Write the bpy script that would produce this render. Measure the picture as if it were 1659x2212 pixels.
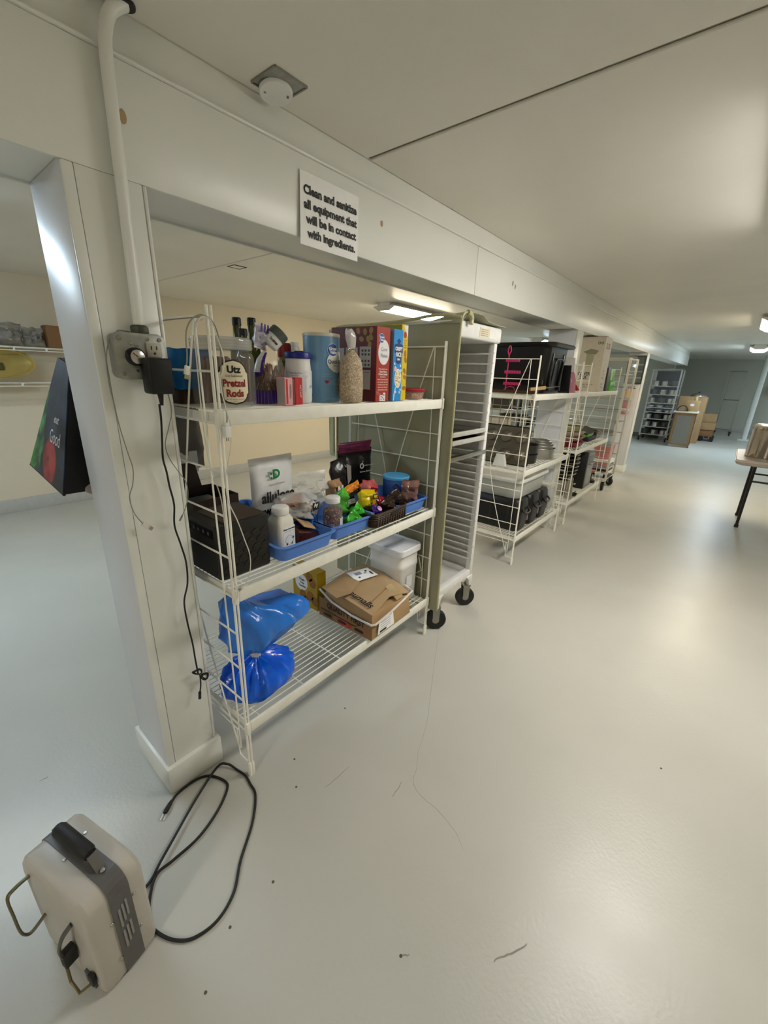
import bpy, bmesh, math, random
from mathutils import Vector, Matrix
random.seed(7)
for o in list(bpy.data.objects): bpy.data.objects.remove(o)
S = bpy.context.scene
C = S.collection
PI = math.pi

# ---------------------------------------------------------------- camera
cam_d = bpy.data.cameras.new('camera'); cam = bpy.data.objects.new('camera', cam_d); C.objects.link(cam)
YAW, PITCH, ROLL, FPX = math.radians(39.327), math.radians(-18.703), math.radians(2.008), 890.39
fw = Vector((math.cos(YAW)*math.cos(PITCH), math.sin(YAW)*math.cos(PITCH), math.sin(PITCH)))
r0 = fw.cross(Vector((0,0,1))).normalized(); u0 = r0.cross(fw)
rt = r0*math.cos(ROLL) + u0*math.sin(ROLL); up = -r0*math.sin(ROLL) + u0*math.cos(ROLL)
cam.matrix_world = Matrix(((rt.x,up.x,-fw.x,0),(rt.y,up.y,-fw.y,0),(rt.z,up.z,-fw.z,1.43),(0,0,0,1)))
cam_d.sensor_fit = 'HORIZONTAL'; cam_d.sensor_width = 36.0; cam_d.lens = FPX/1659*36
cam_d.clip_start = 0.02
S.camera = cam

# ---------------------------------------------------------------- world, exposure
w = bpy.data.worlds.new('world'); S.world = w; w.use_nodes = True
w.node_tree.nodes['Background'].inputs[0].default_value = (0.9,0.93,1,1)
w.node_tree.nodes['Background'].inputs[1].default_value = 0.3
S.view_settings.view_transform = 'Standard'; S.view_settings.look = 'None'
S.view_settings.gamma = 1; S.view_settings.use_curve_mapping = False
S.view_settings.exposure = 0.8
WARM = (1.0, 0.86, 0.64); COOL = (0.66, 0.84, 1.0); NEUT = (1.0, 0.96, 0.89)
LIGHTS = [  # x start, y centre, colour, strength of the ceiling tubes
    (1.70, -0.12, NEUT, 24), (6.30, -0.12, WARM, 22), (10.9, -0.05, COOL, 28), (-2.9, -0.12, NEUT, 22),  # last one is added behind the camera to light the near floor
    (-0.70, 3.25, COOL, 19), (3.83, 3.25, WARM, 24), (8.40, 3.25, COOL, 26),
    (10.9, -2.6, COOL, 20), (15.0, -2.6, COOL, 20)]  # both added out of view to brighten the far end

# ---------------------------------------------------------------- materials
def lin(c):
    if isinstance(c, str): c = [int(c[i:i+2],16)/255 for i in (0,2,4)]
    return tuple(x/12.92 if x <= .04045 else ((x+.055)/1.055)**2.4 for x in c[:3])
MC = {}
def mat(name, col='cccccc', rough=.5, metal=0., var=.05, scale=25., bump=0., bscale=150., trans=0., alpha=1., emit=None, es=0., coat=0., ior=1.45, col2=None, stretch=None, ramp=None):
    if name in MC: return MC[name]
    m = bpy.data.materials.new(name); m.use_nodes = True; nt = m.node_tree; N = nt.nodes; L = nt.links
    b = N['Principled BSDF']; c = lin(col)
    b.inputs['Roughness'].default_value = rough; b.inputs['Metallic'].default_value = metal
    b.inputs['Transmission Weight'].default_value = trans; b.inputs['Alpha'].default_value = alpha
    b.inputs['Coat Weight'].default_value = coat; b.inputs['IOR'].default_value = ior
    if emit:
        b.inputs['Emission Color'].default_value = (*emit,1); b.inputs['Emission Strength'].default_value = es
        b.inputs['Base Color'].default_value = (*c,1)
    else:
        tc = N.new('ShaderNodeTexCoord'); mp = N.new('ShaderNodeMapping'); L.new(tc.outputs['Object'], mp.inputs[0])
        if stretch: mp.inputs['Scale'].default_value = stretch
        nz = N.new('ShaderNodeTexNoise'); nz.inputs['Scale'].default_value = scale; nz.inputs['Detail'].default_value = 3
        L.new(mp.outputs[0], nz.inputs['Vector'])
        rp = N.new('ShaderNodeValToRGB'); L.new(nz.outputs['Fac'], rp.inputs[0])
        rp.color_ramp.elements[0].position = .3; rp.color_ramp.elements[1].position = .7
        if ramp: rp.color_ramp.elements[0].position, rp.color_ramp.elements[1].position = ramp
        d = lin(col2) if col2 else tuple(min(1,x*(1+var)) for x in c)
        a = c if col2 else tuple(x*(1-var) for x in c)
        rp.color_ramp.elements[0].color = (*a,1); rp.color_ramp.elements[1].color = (*d,1)
        L.new(rp.outputs[0], b.inputs['Base Color'])
        if bump:
            n2 = N.new('ShaderNodeTexNoise'); n2.inputs['Scale'].default_value = bscale; n2.inputs['Detail'].default_value = 2
            L.new(mp.outputs[0], n2.inputs['Vector'])
            bp = N.new('ShaderNodeBump'); bp.inputs['Strength'].default_value = bump; bp.inputs['Distance'].default_value = .002
            L.new(n2.outputs['Fac'], bp.inputs['Height']); L.new(bp.outputs[0], b.inputs['Normal'])
    MC[name] = m; return m
def speckle(name, cols, scale, rough=.6, bump=.4):
    """granular contents: voronoi cells, each with one of a few colours"""
    if name in MC: return MC[name]
    m = bpy.data.materials.new(name); m.use_nodes = True; nt = m.node_tree; N = nt.nodes; L = nt.links
    b = N['Principled BSDF']; b.inputs['Roughness'].default_value = rough
    tc = N.new('ShaderNodeTexCoord'); v = N.new('ShaderNodeTexVoronoi'); v.inputs['Scale'].default_value = scale
    L.new(tc.outputs['Object'], v.inputs['Vector'])
    sp = N.new('ShaderNodeSeparateColor'); L.new(v.outputs['Color'], sp.inputs[0])
    rp = N.new('ShaderNodeValToRGB'); rp.color_ramp.interpolation = 'CONSTANT'
    e = rp.color_ramp.elements
    while len(e) < len(cols): e.new(.5)
    for i, c in enumerate(cols): e[i].position = i/len(cols); e[i].color = (*lin(c),1)
    L.new(sp.outputs[0], rp.inputs[0]); L.new(rp.outputs[0], b.inputs['Base Color'])
    bp = N.new('ShaderNodeBump'); bp.inputs['Strength'].default_value = bump; bp.inputs['Distance'].default_value = .003
    L.new(v.outputs['Distance'], bp.inputs['Height']); bp.invert = True; L.new(bp.outputs[0], b.inputs['Normal'])
    MC[name] = m; return m
def floor_mat():
    m = mat('floor_epoxy', 'bab9b0', .3, var=.05, scale=1.3, bump=.30, bscale=85)
    nt = m.node_tree; N = nt.nodes; L = nt.links; b = N['Principled BSDF']
    src = b.inputs['Base Color'].links[0].from_socket
    tc = N.new('ShaderNodeTexCoord')
    # dirt specks
    v = N.new('ShaderNodeTexVoronoi'); v.inputs['Scale'].default_value = 1.9; L.new(tc.outputs['Object'], v.inputs['Vector'])
    r1 = N.new('ShaderNodeValToRGB'); r1.color_ramp.elements[0].position = .010; r1.color_ramp.elements[1].position = .016
    r1.color_ramp.elements[0].color = (.25,.2,.13,1); r1.color_ramp.elements[1].color = (1,1,1,1); L.new(v.outputs['Distance'], r1.inputs[0])
    x = src
    for r in (r1,):
        mx = N.new('ShaderNodeMix'); mx.data_type = 'RGBA'; mx.blend_type = 'MULTIPLY'; mx.inputs[0].default_value = 1
        L.new(x, mx.inputs[6]); L.new(r.outputs[0], mx.inputs[7]); x = mx.outputs[2]
    L.new(x, b.inputs['Base Color'])
    n3 = N.new('ShaderNodeTexNoise'); n3.inputs['Scale'].default_value = 9; n3.inputs['Detail'].default_value = 9; L.new(tc.outputs['Object'], n3.inputs['Vector'])
    mr = N.new('ShaderNodeMapRange'); mr.inputs[3].default_value = .285; mr.inputs[4].default_value = .42; L.new(n3.outputs['Fac'], mr.inputs[0]); L.new(mr.outputs[0], b.inputs['Roughness'])
    return m
PAINT = mat('paint_white', 'e8e9e2', .32, var=.03, scale=2.2, bump=.10, bscale=35)
PAINT_COOL_LIT = mat('paint_cool_lit', 'd8dade', .33, var=.03, scale=2.2, bump=.16, bscale=60)  # bluish tint puts the cool tube light into the column colour
CEIL = mat('paint_ceiling', 'ebe8de', .38, var=.04, scale=1.5, bump=.22, bscale=45)
WALLB = mat('paint_warm_lit', 'ddd2ba', .45, var=.03, scale=1.2, bump=.1, bscale=60)  # cream tone is warm lamp light put into the wall colour
WALLG = mat('paint_grey', 'b9bbae', .5, var=.03, scale=1.2)
FLOOR = floor_mat()
WIRE = mat('wire_white', 'f0eee2', .38, var=.04)
WHITE = mat('plastic_white', 'e8e8e4', .4, var=.02)
WHITEG = mat('rack_white', 'dcdcd9', .38, var=.03)
RACKG = mat('rack_grey', 'c9c8c3', .42, var=.05)
BLACK = mat('plastic_black', '161514', .45, var=.15)
BLACKR = mat('rubber_black', '1b1a19', .6, var=.2)
STEEL = mat('steel', 'b8b6b0', .25, 1., var=.06, scale=8)
STEELD = mat('steel_dull', '9a9890', .42, 1., var=.1, scale=12)
GALV = mat('galvanised', 'a3a6a0', .45, .75, var=.18, scale=30)
CARD = mat('cardboard', 'a98a62', .75, var=.06, scale=8, bump=.15, bscale=60)
CARDD = mat('cardboard_brown', '8a6540', .75, var=.06, scale=8)
INK = mat('ink_black', '161616', .6, var=.02)
PAPER = mat('paper', 'f8f8f6', .6, var=.02)
TRAY = mat('plastic_blue', '5b8bdd', .42, var=.03)
CLEAR = mat('clear_plastic', 'e8ebea', .12, var=.02, alpha=.28)
CLEARF = mat('clear_film', 'e6e6e2', .15, var=.05, scale=40, alpha=.42, bump=.5, bscale=40)
FROST = mat('frosted_plastic', 'd9dcd6', .35, var=.03, alpha=.62)

# ---------------------------------------------------------------- mesh helpers
class MB:
    def __init__(s): s.v = []; s.f = []
    def add(s, vs, fs):
        k = len(s.v); s.v += [tuple(p) for p in vs]; s.f += [tuple(i+k for i in f) for f in fs]; return s
    def box(s, x0,x1,y0,y1,z0,z1):
        return s.add([(x0,y0,z0),(x1,y0,z0),(x1,y1,z0),(x0,y1,z0),(x0,y0,z1),(x1,y0,z1),(x1,y1,z1),(x0,y1,z1)],
            [(3,2,1,0),(4,5,6,7),(0,1,5,4),(1,2,6,5),(2,3,7,6),(3,0,4,7)])
    def loft(s, loops, cap0=True, cap1=True, closed=True):
        n = len(loops[0]); vs = [p for l in loops for p in l]; fs = []
        for i in range(len(loops)-1):
            for j in range(n if closed else n-1):
                a = i*n+j; b = i*n+(j+1)%n; fs.append((a,b,b+n,a+n))
        if cap0: fs.append(tuple(reversed(range(n))))
        if cap1: fs.append(tuple(range((len(loops)-1)*n, len(loops)*n)))
        return s.add(vs, fs)
    def lathe(s, prof, seg=24, c=(0,0,0), cap0=True, cap1=True, sx=1, sy=1):
        return s.loft([[(c[0]+sx*r*math.cos(2*PI*j/seg), c[1]+sy*r*math.sin(2*PI*j/seg), c[2]+z) for j in range(seg)] for r,z in prof], cap0, cap1)
    def tube(s, pts, r, seg=8, closed=False, flat=1.0):
        P = [Vector(p) for p in pts]; n = len(P); loops = []; prev = None
        for i in range(n):
            if closed: t = (P[(i+1)%n]-P[i-1])
            else: t = P[min(i+1,n-1)]-P[max(i-1,0)]
            t = t.normalized() if t.length > 1e-9 else Vector((0,0,1))
            if prev is None:
                a = Vector((0,0,1)) if abs(t.z) < .9 else Vector((1,0,0)); u = t.cross(a).normalized()
            else:
                u = prev - t*prev.dot(t); u = u.normalized() if u.length > 1e-6 else t.orthogonal().normalized()
            prev = u; v2 = t.cross(u)
            rr = r[i] if isinstance(r,(list,tuple)) else r
            loops.append([tuple(P[i]+u*rr*math.cos(2*PI*k/seg)+v2*rr*flat*math.sin(2*PI*k/seg)) for k in range(seg)])
        if closed: loops.append(loops[0]); return s.loft(loops, False, False)
        return s.loft(loops)
    def prism(s, poly, o, a, b, n, t):
        """polygon poly (2D) in plane o + u*a + v*b, extruded along n by t"""
        o,a,b,n = map(Vector,(o,a,b,n)); q = [o+a*u+b*v for u,v in poly]; k = len(q)
        vs = [tuple(p) for p in q]+[tuple(p+n*t) for p in q]
        return s.add(vs, [tuple(reversed(range(k))), tuple(range(k,2*k))]+[(i,(i+1)%k,k+(i+1)%k,k+i) for i in range(k)])
    def build(s, name, m, parent=None, bevel=0., smooth=None, seg=2, solid=0., loc=None, rot=None):
        me = bpy.data.meshes.new(name); me.from_pydata(s.v, [], s.f)
        bm = bmesh.new(); bm.from_mesh(me)
        bmesh.ops.recalc_face_normals(bm, faces=bm.faces)
        if bevel:
            bm.normal_update()
            es = [e for e in bm.edges if len(e.link_faces)==2 and e.calc_face_angle(0) > .5]
            bmesh.ops.bevel(bm, geom=es, offset=bevel, segments=seg, affect='EDGES', profile=.5, clamp_overlap=True)
        if solid: bmesh.ops.solidify(bm, geom=bm.faces[:], thickness=solid)
        bm.to_mesh(me); bm.free()
        if smooth is None: smooth = bevel > 0 or len(s.f) > 40
        if smooth:
            me.polygons.foreach_set('use_smooth', [True]*len(me.polygons))
            try: me.set_sharp_from_angle(angle=.7)
            except Exception: pass
        me.materials.append(m)
        o = bpy.data.objects.new(name, me); C.objects.link(o)
        if parent: o.parent = parent
        if loc: o.location = loc
        if rot: o.rotation_euler = rot
        return o
def rr(w, d, r, n=5, cx=0, cy=0, z=0):
    """rounded rectangle loop"""
    r = min(r, w/2-1e-5, d/2-1e-5); L = []
    for k,(sx,sy) in enumerate(((1,1),(-1,1),(-1,-1),(1,-1))):
        for i in range(n+1):
            a = (k+i/n)*PI/2
            L.append((cx+sx*(w/2-r)+r*math.cos(a), cy+sy*(d/2-r)+r*math.sin(a), z))
    return L
def thing(name, label, cat, loc=(0,0,0), rz=0, group=None):
    o = bpy.data.objects.new(name, None); C.objects.link(o); o.empty_display_size = .05
    o.location = loc; o.rotation_euler = (0,0,rz); o['label'] = label; o['category'] = cat
    if group: o['group'] = group
    return o
def tag(o, label, cat, group=None):
    o['label'] = label; o['category'] = cat
    if group: o['group'] = group
    return o
def struct(o, label=None):
    o['kind'] = 'structure'
    if label: o['label'] = label
    return o
def empty_struct(name, loc=(0,0,0), label=None):
    o = bpy.data.objects.new(name, None); C.objects.link(o); o.location = loc; return struct(o, label)
def copy_tree(o, parent=None):
    c = o.copy(); C.objects.link(c); c.parent = parent
    for ch in list(o.children): copy_tree(ch, c)
    return c
FR = ((1,0,0),(0,0,1),(0,-1,0))      # faces -Y: right, up, normal
LF = ((0,-1,0),(0,0,1),(-1,0,0))     # faces -X
TP = ((1,0,0),(0,1,0),(0,0,1))       # faces up
def text_mesh(s, size, align='CENTER', bold=0.):
    cu = bpy.data.curves.new('t', 'FONT'); cu.body = s; cu.size = size; cu.align_x = align; cu.align_y = 'CENTER'; cu.resolution_u = 3; cu.offset = bold
    cu.fill_mode = 'FRONT'
    ob = bpy.data.objects.new('t', cu); C.objects.link(ob)
    me = bpy.data.meshes.new_from_object(ob); V = [tuple(v.co) for v in me.vertices]; F = [tuple(p.vertices) for p in me.polygons]
    bpy.data.objects.remove(ob); bpy.data.curves.remove(cu); bpy.data.meshes.remove(me)
    return V, F
def text(parent, s, size, m, o, face, name='lettering', align='CENTER', sx=1., rot=0., bold=0., shear=0., eps=.0006):
    V,F = text_mesh(s, size, align, bold); a,b,n = map(Vector, face); o = Vector(o)+n*eps; c,sn = math.cos(rot), math.sin(rot)
    mb = MB(); vs = []
    for x,y,_ in V:
        x = x*sx + shear*y; vs.append(tuple(o + a*(x*c-y*sn) + b*(x*sn+y*c)))
    mb.add(vs, F); return mb.build(name, m, parent, smooth=False)
def text_cyl(parent, s, size, m, R, a0, z, name='lettering', align='CENTER', sx=1., bold=0., c=(0,0)):
    V,F = text_mesh(s, size, align, bold); vs = []
    for x,y,_ in V:
        a = a0 + x*sx/R; vs.append((c[0]+R*math.cos(a), c[1]+R*math.sin(a), z+y))
    return MB().add(vs,F).build(name, m, parent, smooth=False)
def decal(parent, name, poly, m, o, face, t=.0005):
    return MB().prism(poly, o, face[0], face[1], face[2], t).build(name, m, parent, smooth=False)
def patch_cyl(parent, name, f0, f1, z0, z1, R, a0, m, n=16, k=8):
    """a patch on a cylinder: arc offsets f0(t)..f1(t) at height z0..z1"""
    loops = []
    for i in range(n+1):
        t = i/n; z = z0+(z1-z0)*t; L = []
        for j in range(k+1):
            u = f0(t)+(f1(t)-f0(t))*j/k; a = a0+u/R; L.append((R*math.cos(a), R*math.sin(a), z))
        loops.append(L)
    return MB().loft(loops, False, False, closed=False).build(name, m, parent, smooth=True)
def ell(rx, ry, n=24, cx=0, cy=0, rot=0):
    return [(cx+rx*math.cos(2*PI*i/n)*math.cos(rot)-ry*math.sin(2*PI*i/n)*math.sin(rot), cy+rx*math.cos(2*PI*i/n)*math.sin(rot)+ry*math.sin(2*PI*i/n)*math.cos(rot)) for i in range(n)]
def rect(w,h,cx=0,cy=0): return [(cx-w/2,cy-h/2),(cx+w/2,cy-h/2),(cx+w/2,cy+h/2),(cx-w/2,cy+h/2)]
def spline(pts, n=6):
    P = [Vector(p) for p in pts]; out = []
    for i in range(len(P)-1):
        p0,p1,p2,p3 = P[max(i-1,0)],P[i],P[i+1],P[min(i+2,len(P)-1)]
        for k in range(n):
            t = k/n; out.append(.5*((2*p1)+(p2-p0)*t+(2*p0-5*p1+4*p2-p3)*t*t+(3*p1-p0-3*p2+p3)*t**3))
    out.append(P[-1]); return [tuple(p) for p in out]
def rnd(a): return random.uniform(-a,a)
def vnoise(x,y,z,seed=0):
    return (math.sin(x*1.7+seed*3.1+1.3*math.sin(y*2.3+seed))+math.sin(y*1.9+z*1.1+seed*1.7)+math.sin(z*2.1+x*1.3+seed*.7))/3
def pillow(name, w, h, t, m, parent=None, seed=1, crumple=.12, n=16, crimp=.07, loc=None, rot=None, ragged=0.):
    """a sealed soft pouch standing on its lower edge: x width, z height, y thickness"""
    mb = MB(); fr = []; bk = []
    for j in range(n+1):
        v = j/n; rf = []; rb = []
        for i in range(n+1):
            u = i/n; e = min(1, min(u,1-u)/.16)*min(1, max(0,(min(v,1-v)-crimp))/.20); e = math.sqrt(max(0,e))
            nz = vnoise(u*7, v*7, 0, seed); n2 = vnoise(u*15, v*13, 2, seed+5)
            yf = -t/2*e*(1+crumple*3*nz) - t*crumple*n2*e
            yb = t/2*e*(1+crumple*2*vnoise(u*7,v*7,3,seed+2))
            x = (u-.5)*w*(1-.06*math.sin(v*PI)*1.0) + ragged*w*.05*vnoise(0,v*9,1,seed)
            z = v*h + ragged*h*.05*vnoise(u*9,0,2,seed)*(1 if j in (0,n) else .3)
            wob = crumple*t*.9*vnoise(u*5,v*5,6,seed+9)
            rf.append((x, yf+wob-.0004, z)); rb.append((x, yb+wob+.0004, z))
        fr.append(rf); bk.append(rb)
    loops = [fr[j]+list(reversed(bk[j])) for j in range(n+1)]
    mb.loft(loops); return mb.build(name, m, parent, smooth=True, loc=loc, rot=rot)
def cable(name, pts, r, m, label, cat='cable', parent=None, n=6, group=None):
    o = MB().tube(spline(pts,n), r, 7).build(name, m, parent, smooth=True)
    if label: tag(o, label, cat, group)
    return o
def screw(parent, o, face, r=.004, m=None, name='screw'):
    n = Vector(face[2]); mb = MB(); mb.prism(ell(r,r,10), o, face[0], face[1], face[2], .0025)
    return mb.build(name, m or STEEL, parent, bevel=.0008, seg=1)

# ================================================================ the setting
X0, X1, Y0, Y1, ZC = -4.2, 17.3, -3.6, 5.25, 2.16
struct(MB().box(X0,X1,Y0,Y1,-.06,0).build('floor', FLOOR))
ceiling = struct(MB().box(X0,X1,Y0,Y1,ZC+.009,ZC+.09).build('ceiling', mat('seam_shadow_gap','b5af9f',.7)))
for (a,b,y0,y1) in ((X0,1.343,Y0,1.236),(1.359,X1,Y0,1.236),(X0,1.93,1.236,Y1),(1.942,X1,1.236,Y1)):
    MB().box(a,b,y0,y1,ZC,ZC+.009).build('ceiling_panel', CEIL, ceiling, bevel=.003, seg=1)
struct(MB().box(X0,X1,Y1,Y1+.1,0,ZC+.009).build('wall_back', WALLB))
struct(MB().box(X0,X1,Y0-.1,Y0,0,ZC+.009).build('wall_right', WALLB))
struct(MB().box(X0-.1,X0,Y0,Y1,0,ZC+.009).build('wall_near', WALLB))
struct(MB().box(X1,X1+.1,Y0,Y1,0,ZC+.009).build('wall_far', WALLG))
struct(MB().box(13.3,13.42,1.47,Y1-.001,0,ZC).build('wall_partition', WALLG))
struct(MB().box(X0,13.3,Y1-.014,Y1,0,.13).build('baseboard_back', mat('baseboard_grey','b9b9b2',.4), bevel=.003))
struct(MB().box(X1-.014,X1,Y0,1.4,0,.12).build('baseboard_far', mat('baseboard_grey','b9b9b2',.4), bevel=.003))
struct(MB().box(13.286,13.3,1.48,Y1-.02,0,.1).build('baseboard_partition', mat('baseboard_dark','6d6a60',.5), bevel=.003))
# ceiling beam
beam = struct(MB().box(X0,13.3,1.236,1.470,1.846,ZC).build('ceiling_beam', PAINT, bevel=.004), 'long boxed white beam carried by the columns')
for a,b in ((X0,2.192),(2.195,13.3)):
    MB().box(a,b,1.224,1.236,1.838,2.066).build('beam_board', PAINT, beam, bevel=.0035)
    MB().box(a,b,1.218,1.236,2.066,2.074).build('beam_ledge', PAINT, beam, bevel=.003)
    MB().box(a,b,1.470,1.480,1.840,ZC).build('beam_back_board', PAINT, beam, bevel=.003)
# round plugs and stains on the beam
for p,r in (((1.4182,1.2230,1.9758),.010),((0.5074,1.2230,1.9600),.014)):
    MB().prism(ell(r*.55,r), p, *FR[:2], FR[2], .002).build('beam_plug', mat('filler_tan','b79a72',.6), beam, bevel=.0007, seg=1)
for p in ((2.6511,1.2230,1.9681),(2.6901,1.2230,1.9541)):
    MB().prism(ell(.006,.014), p, *FR[:2], FR[2], .0006).build('scuff', mat('scuff_olive','8a855f',.7), beam)
def column(x0, x1, label):
    c = struct(MB().box(x0,x1,1.232,1.474,0,1.846).build('support_column', PAINT_COOL_LIT, bevel=.006), label)
    MB().box(x0+.0245,x1-.0105,1.224,1.232,.112,1.838).build('front_board', PAINT, c, bevel=.002)
    MB().box(x0,x0+.024,1.222,1.232,.112,1.838).build('corner_bead', PAINT, c, bevel=.004)
    MB().box(x1-.010,x1,1.222,1.232,.112,1.838).build('corner_bead', PAINT, c, bevel=.004)
    MB().box(x0-.010,x1+.012,1.208,1.492,0,.112).build('column_base', PAINT, c, bevel=.005)
    return c
column(.367,.541,'white boxed column with a metal outlet box on it')
column(4.07,4.25,'white boxed column behind the second wire shelving unit')
col3 = column(7.62,7.80,'white boxed column with a fire extinguisher hung on it')
# dark framed glass panel fixed on the far column
fr = tag(MB().box(7.596,7.612,1.228,1.470,1.39,1.80).build('framed_panel', mat('frame_dark','3a372f',.5), bevel=.003), 'dark framed glass panel fixed high on the column with the extinguisher', 'panel')
MB().box(7.593,7.597,1.244,1.454,1.41,1.782).build('pane', mat('pane_grey','5f6a68',.15), fr)
for z in (1.47,1.56,1.66): MB().box(7.590,7.594,1.246,1.452,z,z+.02).build('slat', mat('slat_grey','8c9490',.3), fr)
# floor pole
pole = struct(MB().lathe([(.062,.035),(.062,ZC)],16,(14.9,-.30,0)).build('support_pole', mat('paint_pole','dfe4e2',.3)), 'slim white floor-to-ceiling pole')
MB().box(14.78,15.02,-.42,-.18,0,.035).build('base_plate', mat('paint_pole','dfe4e2',.3), pole, bevel=.004)

# ---------------------------------------------------------------- ceiling lights
def ceiling_light(x, y, colr, es, label):
    t = thing('ceiling_light', label, 'ceiling light', (x,y,ZC), 0, 'tube lights on the ceiling')
    L = 1.22; hw = .14
    MB().box(.0,L,-hw*.62,hw*.62,-.035,0).build('housing', WHITE, t, bevel=.004)
    dm = mat('diffuser_%d_%d' % (int(x*10), int(y*10)), 'f4f4ee', .4, emit=colr, es=es)
    sec = [(-hw,-.040),(-hw*.98,-.046),(-hw*.50,-.082),(hw*.50,-.082),(hw*.98,-.046),(hw,-.040)]
    MB().box(.0,L,-hw*1.06,hw*1.06,-.043,-.034).build('shield_flange', WHITE, t, bevel=.002, seg=1)  # opaque flange added to keep the tube's light off the ceiling
    MB().loft([[(xx,a,b) for a,b in sec] for xx in (.022,L-.022)]).build('diffuser', dm, t)
    for xx in (0,L-.02):
        MB().loft([[(xx+q,a*1.04,b*1.03) for a,b in sec] for q in (0,.02)]).build('end_cap', WHITE, t, bevel=.002, seg=1)
    return t
for (x,y,c_,s_),lb in zip(LIGHTS, ('neutral tube light on the ceiling nearest the camera, right of the frame','warm tube light on the ceiling at the right edge, above the folding table','cool white tube light on the ceiling before the far grey wall','added neutral tube light on the ceiling behind the camera','cool tube light in the back bay beside the first column','warm lit tube light in the back bay above the covered rack','cool tube light in the back bay over the far shelves','added cool tube light out of frame beside the far cabinet','added cool tube light out of frame near the far wall')):
    ceiling_light(x,y,c_,s_,lb)

# ---------------------------------------------------------------- ceiling boxes
t = thing('junction_box', 'square galvanised box cut into the ceiling with a white disc cover', 'junction box', (.897,1.153,ZC), .0)
h = .052
MB().box(-h,h,-h,h,-.0015,.0).build('box_rim', GALV, t)
for q in range(4):
    a = q*PI/2; MB().box(-h,h,-h-.003,-h+.002,-.004,0).build('box_edge', STEELD, t, rot=(0,0,a))
MB().lathe([(.0425,-.010),(.0455,-.006),(.0455,-.0015)],32).build('disc_cover', WHITE, t, loc=(.004,.022,-.006), rot=(-.16,.05,0))
for dx,dy in ((-.022,.036),(.03,.004)): MB().lathe([(.0035,-.0175),(.0035,-.012)],8,(dx,dy,0)).build('screw', STEELD, t)
t = thing('blank_box', 'small square outline of a covered box in the back bay ceiling', 'junction box', (2.02,3.2,ZC), .0)
for q in range(4): MB().box(-.05,.05,-.054,-.048 if q%2 else -.04,-.003,0).build('box_edge', BLACK, t, rot=(0,0,q*PI/2))
MB().box(-.045,.045,-.045,.045,-.002,0).build('cover_plate', CEIL, t)

# ---------------------------------------------------------------- conduit, outlet box, adapter
yc = 1.205
pts = [(.471,yc,1.515),(.476,yc,1.80),(.484,yc,2.05)] 
pts = [(.471,yc,1.515),(.474,yc,1.66),(.477,yc,1.80),(.480,yc,1.94),(.483,yc,2.05),(.489,yc,2.095),(.502,yc,2.128),(.52,yc,2.147),(.535,yc,2.158)]
cond = thing('conduit', 'white pipe conduit running from the ceiling to the outlet box', 'conduit', (0,0,0))
MB().tube(spline(pts,4), .0132, 14).build('pipe', PAINT, cond)
MB().lathe([(.021,0),(.022,.004),(.022,.018),(.017,.022)],6,(.471,yc,1.500)).build('connector_nut', mat('zinc_dark','5b5c52',.5,.7), cond, bevel=.001,seg=1)
MB().lathe([(.02,0),(.02,.006)],12,(.536,yc,ZC-.006)).build('hole_rim', BLACK, cond)
ob = thing('outlet_box', 'galvanised metal outlet box with round dimmer knob on the column', 'outlet box', (.457,1.224,1.447))
MB().loft([rr(.118,.106,.016,4,0,0,z) for z in (0,.034)]).build('box_body', GALV, ob, bevel=.003, rot=(PI/2,0,0))
MB().loft([rr(.122,.110,.018,4,0,0,z) for z in (.034,.043,.047)]).build('cover_plate', GALV, ob, bevel=.003, rot=(PI/2,0,0))
yf = -.047
for dx,dz in ((-.047,.042),(.047,.042),(-.047,-.042)): screw(ob,(dx,yf,dz),FR,.0052,STEELD)
for dx,dz in ((-.022,.03),(-.016,-.034),(.018,.042)): screw(ob,(dx,yf,dz),FR,.0042,STEEL)
MB().prism(rect(.036,.034), (.030,yf,.017), *FR[:2], FR[2], .004).build('socket_face', mat('socket_grey','b9b5a6',.5), ob, bevel=.0015)
for dx in (-.007,.006): MB().prism(rect(.0024,.009), (.030+dx,yf-.004,.022), *FR[:2], FR[2], .0006).build('socket_slot', INK, ob)
MB().prism(ell(.003,.003,12), (.030,yf-.004,.009), *FR[:2], FR[2], .0006).build('socket_slot', INK, ob)
kb = MB().lathe([(.0215,0),(.0215,.014),(.019,.018)],28).build('dimmer_knob', BLACK, ob, loc=(-.018,yf,-.001), rot=(PI/2,0,0))
MB().lathe([(.0165,.018),(.0165,.0215),(.015,.0225)],28).build('knob_cap', mat('brushed_alu','d6d4d0',.28,1.,var=.3,scale=3), kb)
MB().box(-.001,.001,0,.014,.0225,.023).build('pointer', INK, kb, rot=(0,0,.9))
for s_,dz,dx in (('ON',.024,-.010),('OFF',-.026,-.020)): text(ob, s_, .007, mat('engraved','4b4f4a',.6), (dx,yf,dz), FR)
ad = thing('power_adapter', 'black power adapter plugged into the outlet box', 'power adapter', (.474,1.173,1.402))
MB().box(-.028,.03,-.052,-.002,-.043,.043).build('adapter_body', mat('adapter_black','0d0d0d',.5), ad, bevel=.006, seg=3)
for k in range(5): MB().lathe([(.0055-.0004*k,-.046-.005*k-.0032),(.0055-.0004*k,-.046-.005*k)],12,(.002,-.026,0)).build('strain_relief', BLACKR, ad)
MB().lathe([(.004,-.072),(.0075,-.043)],12,(.002,-.026,0)).build('cord_neck', BLACKR, ad)
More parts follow.
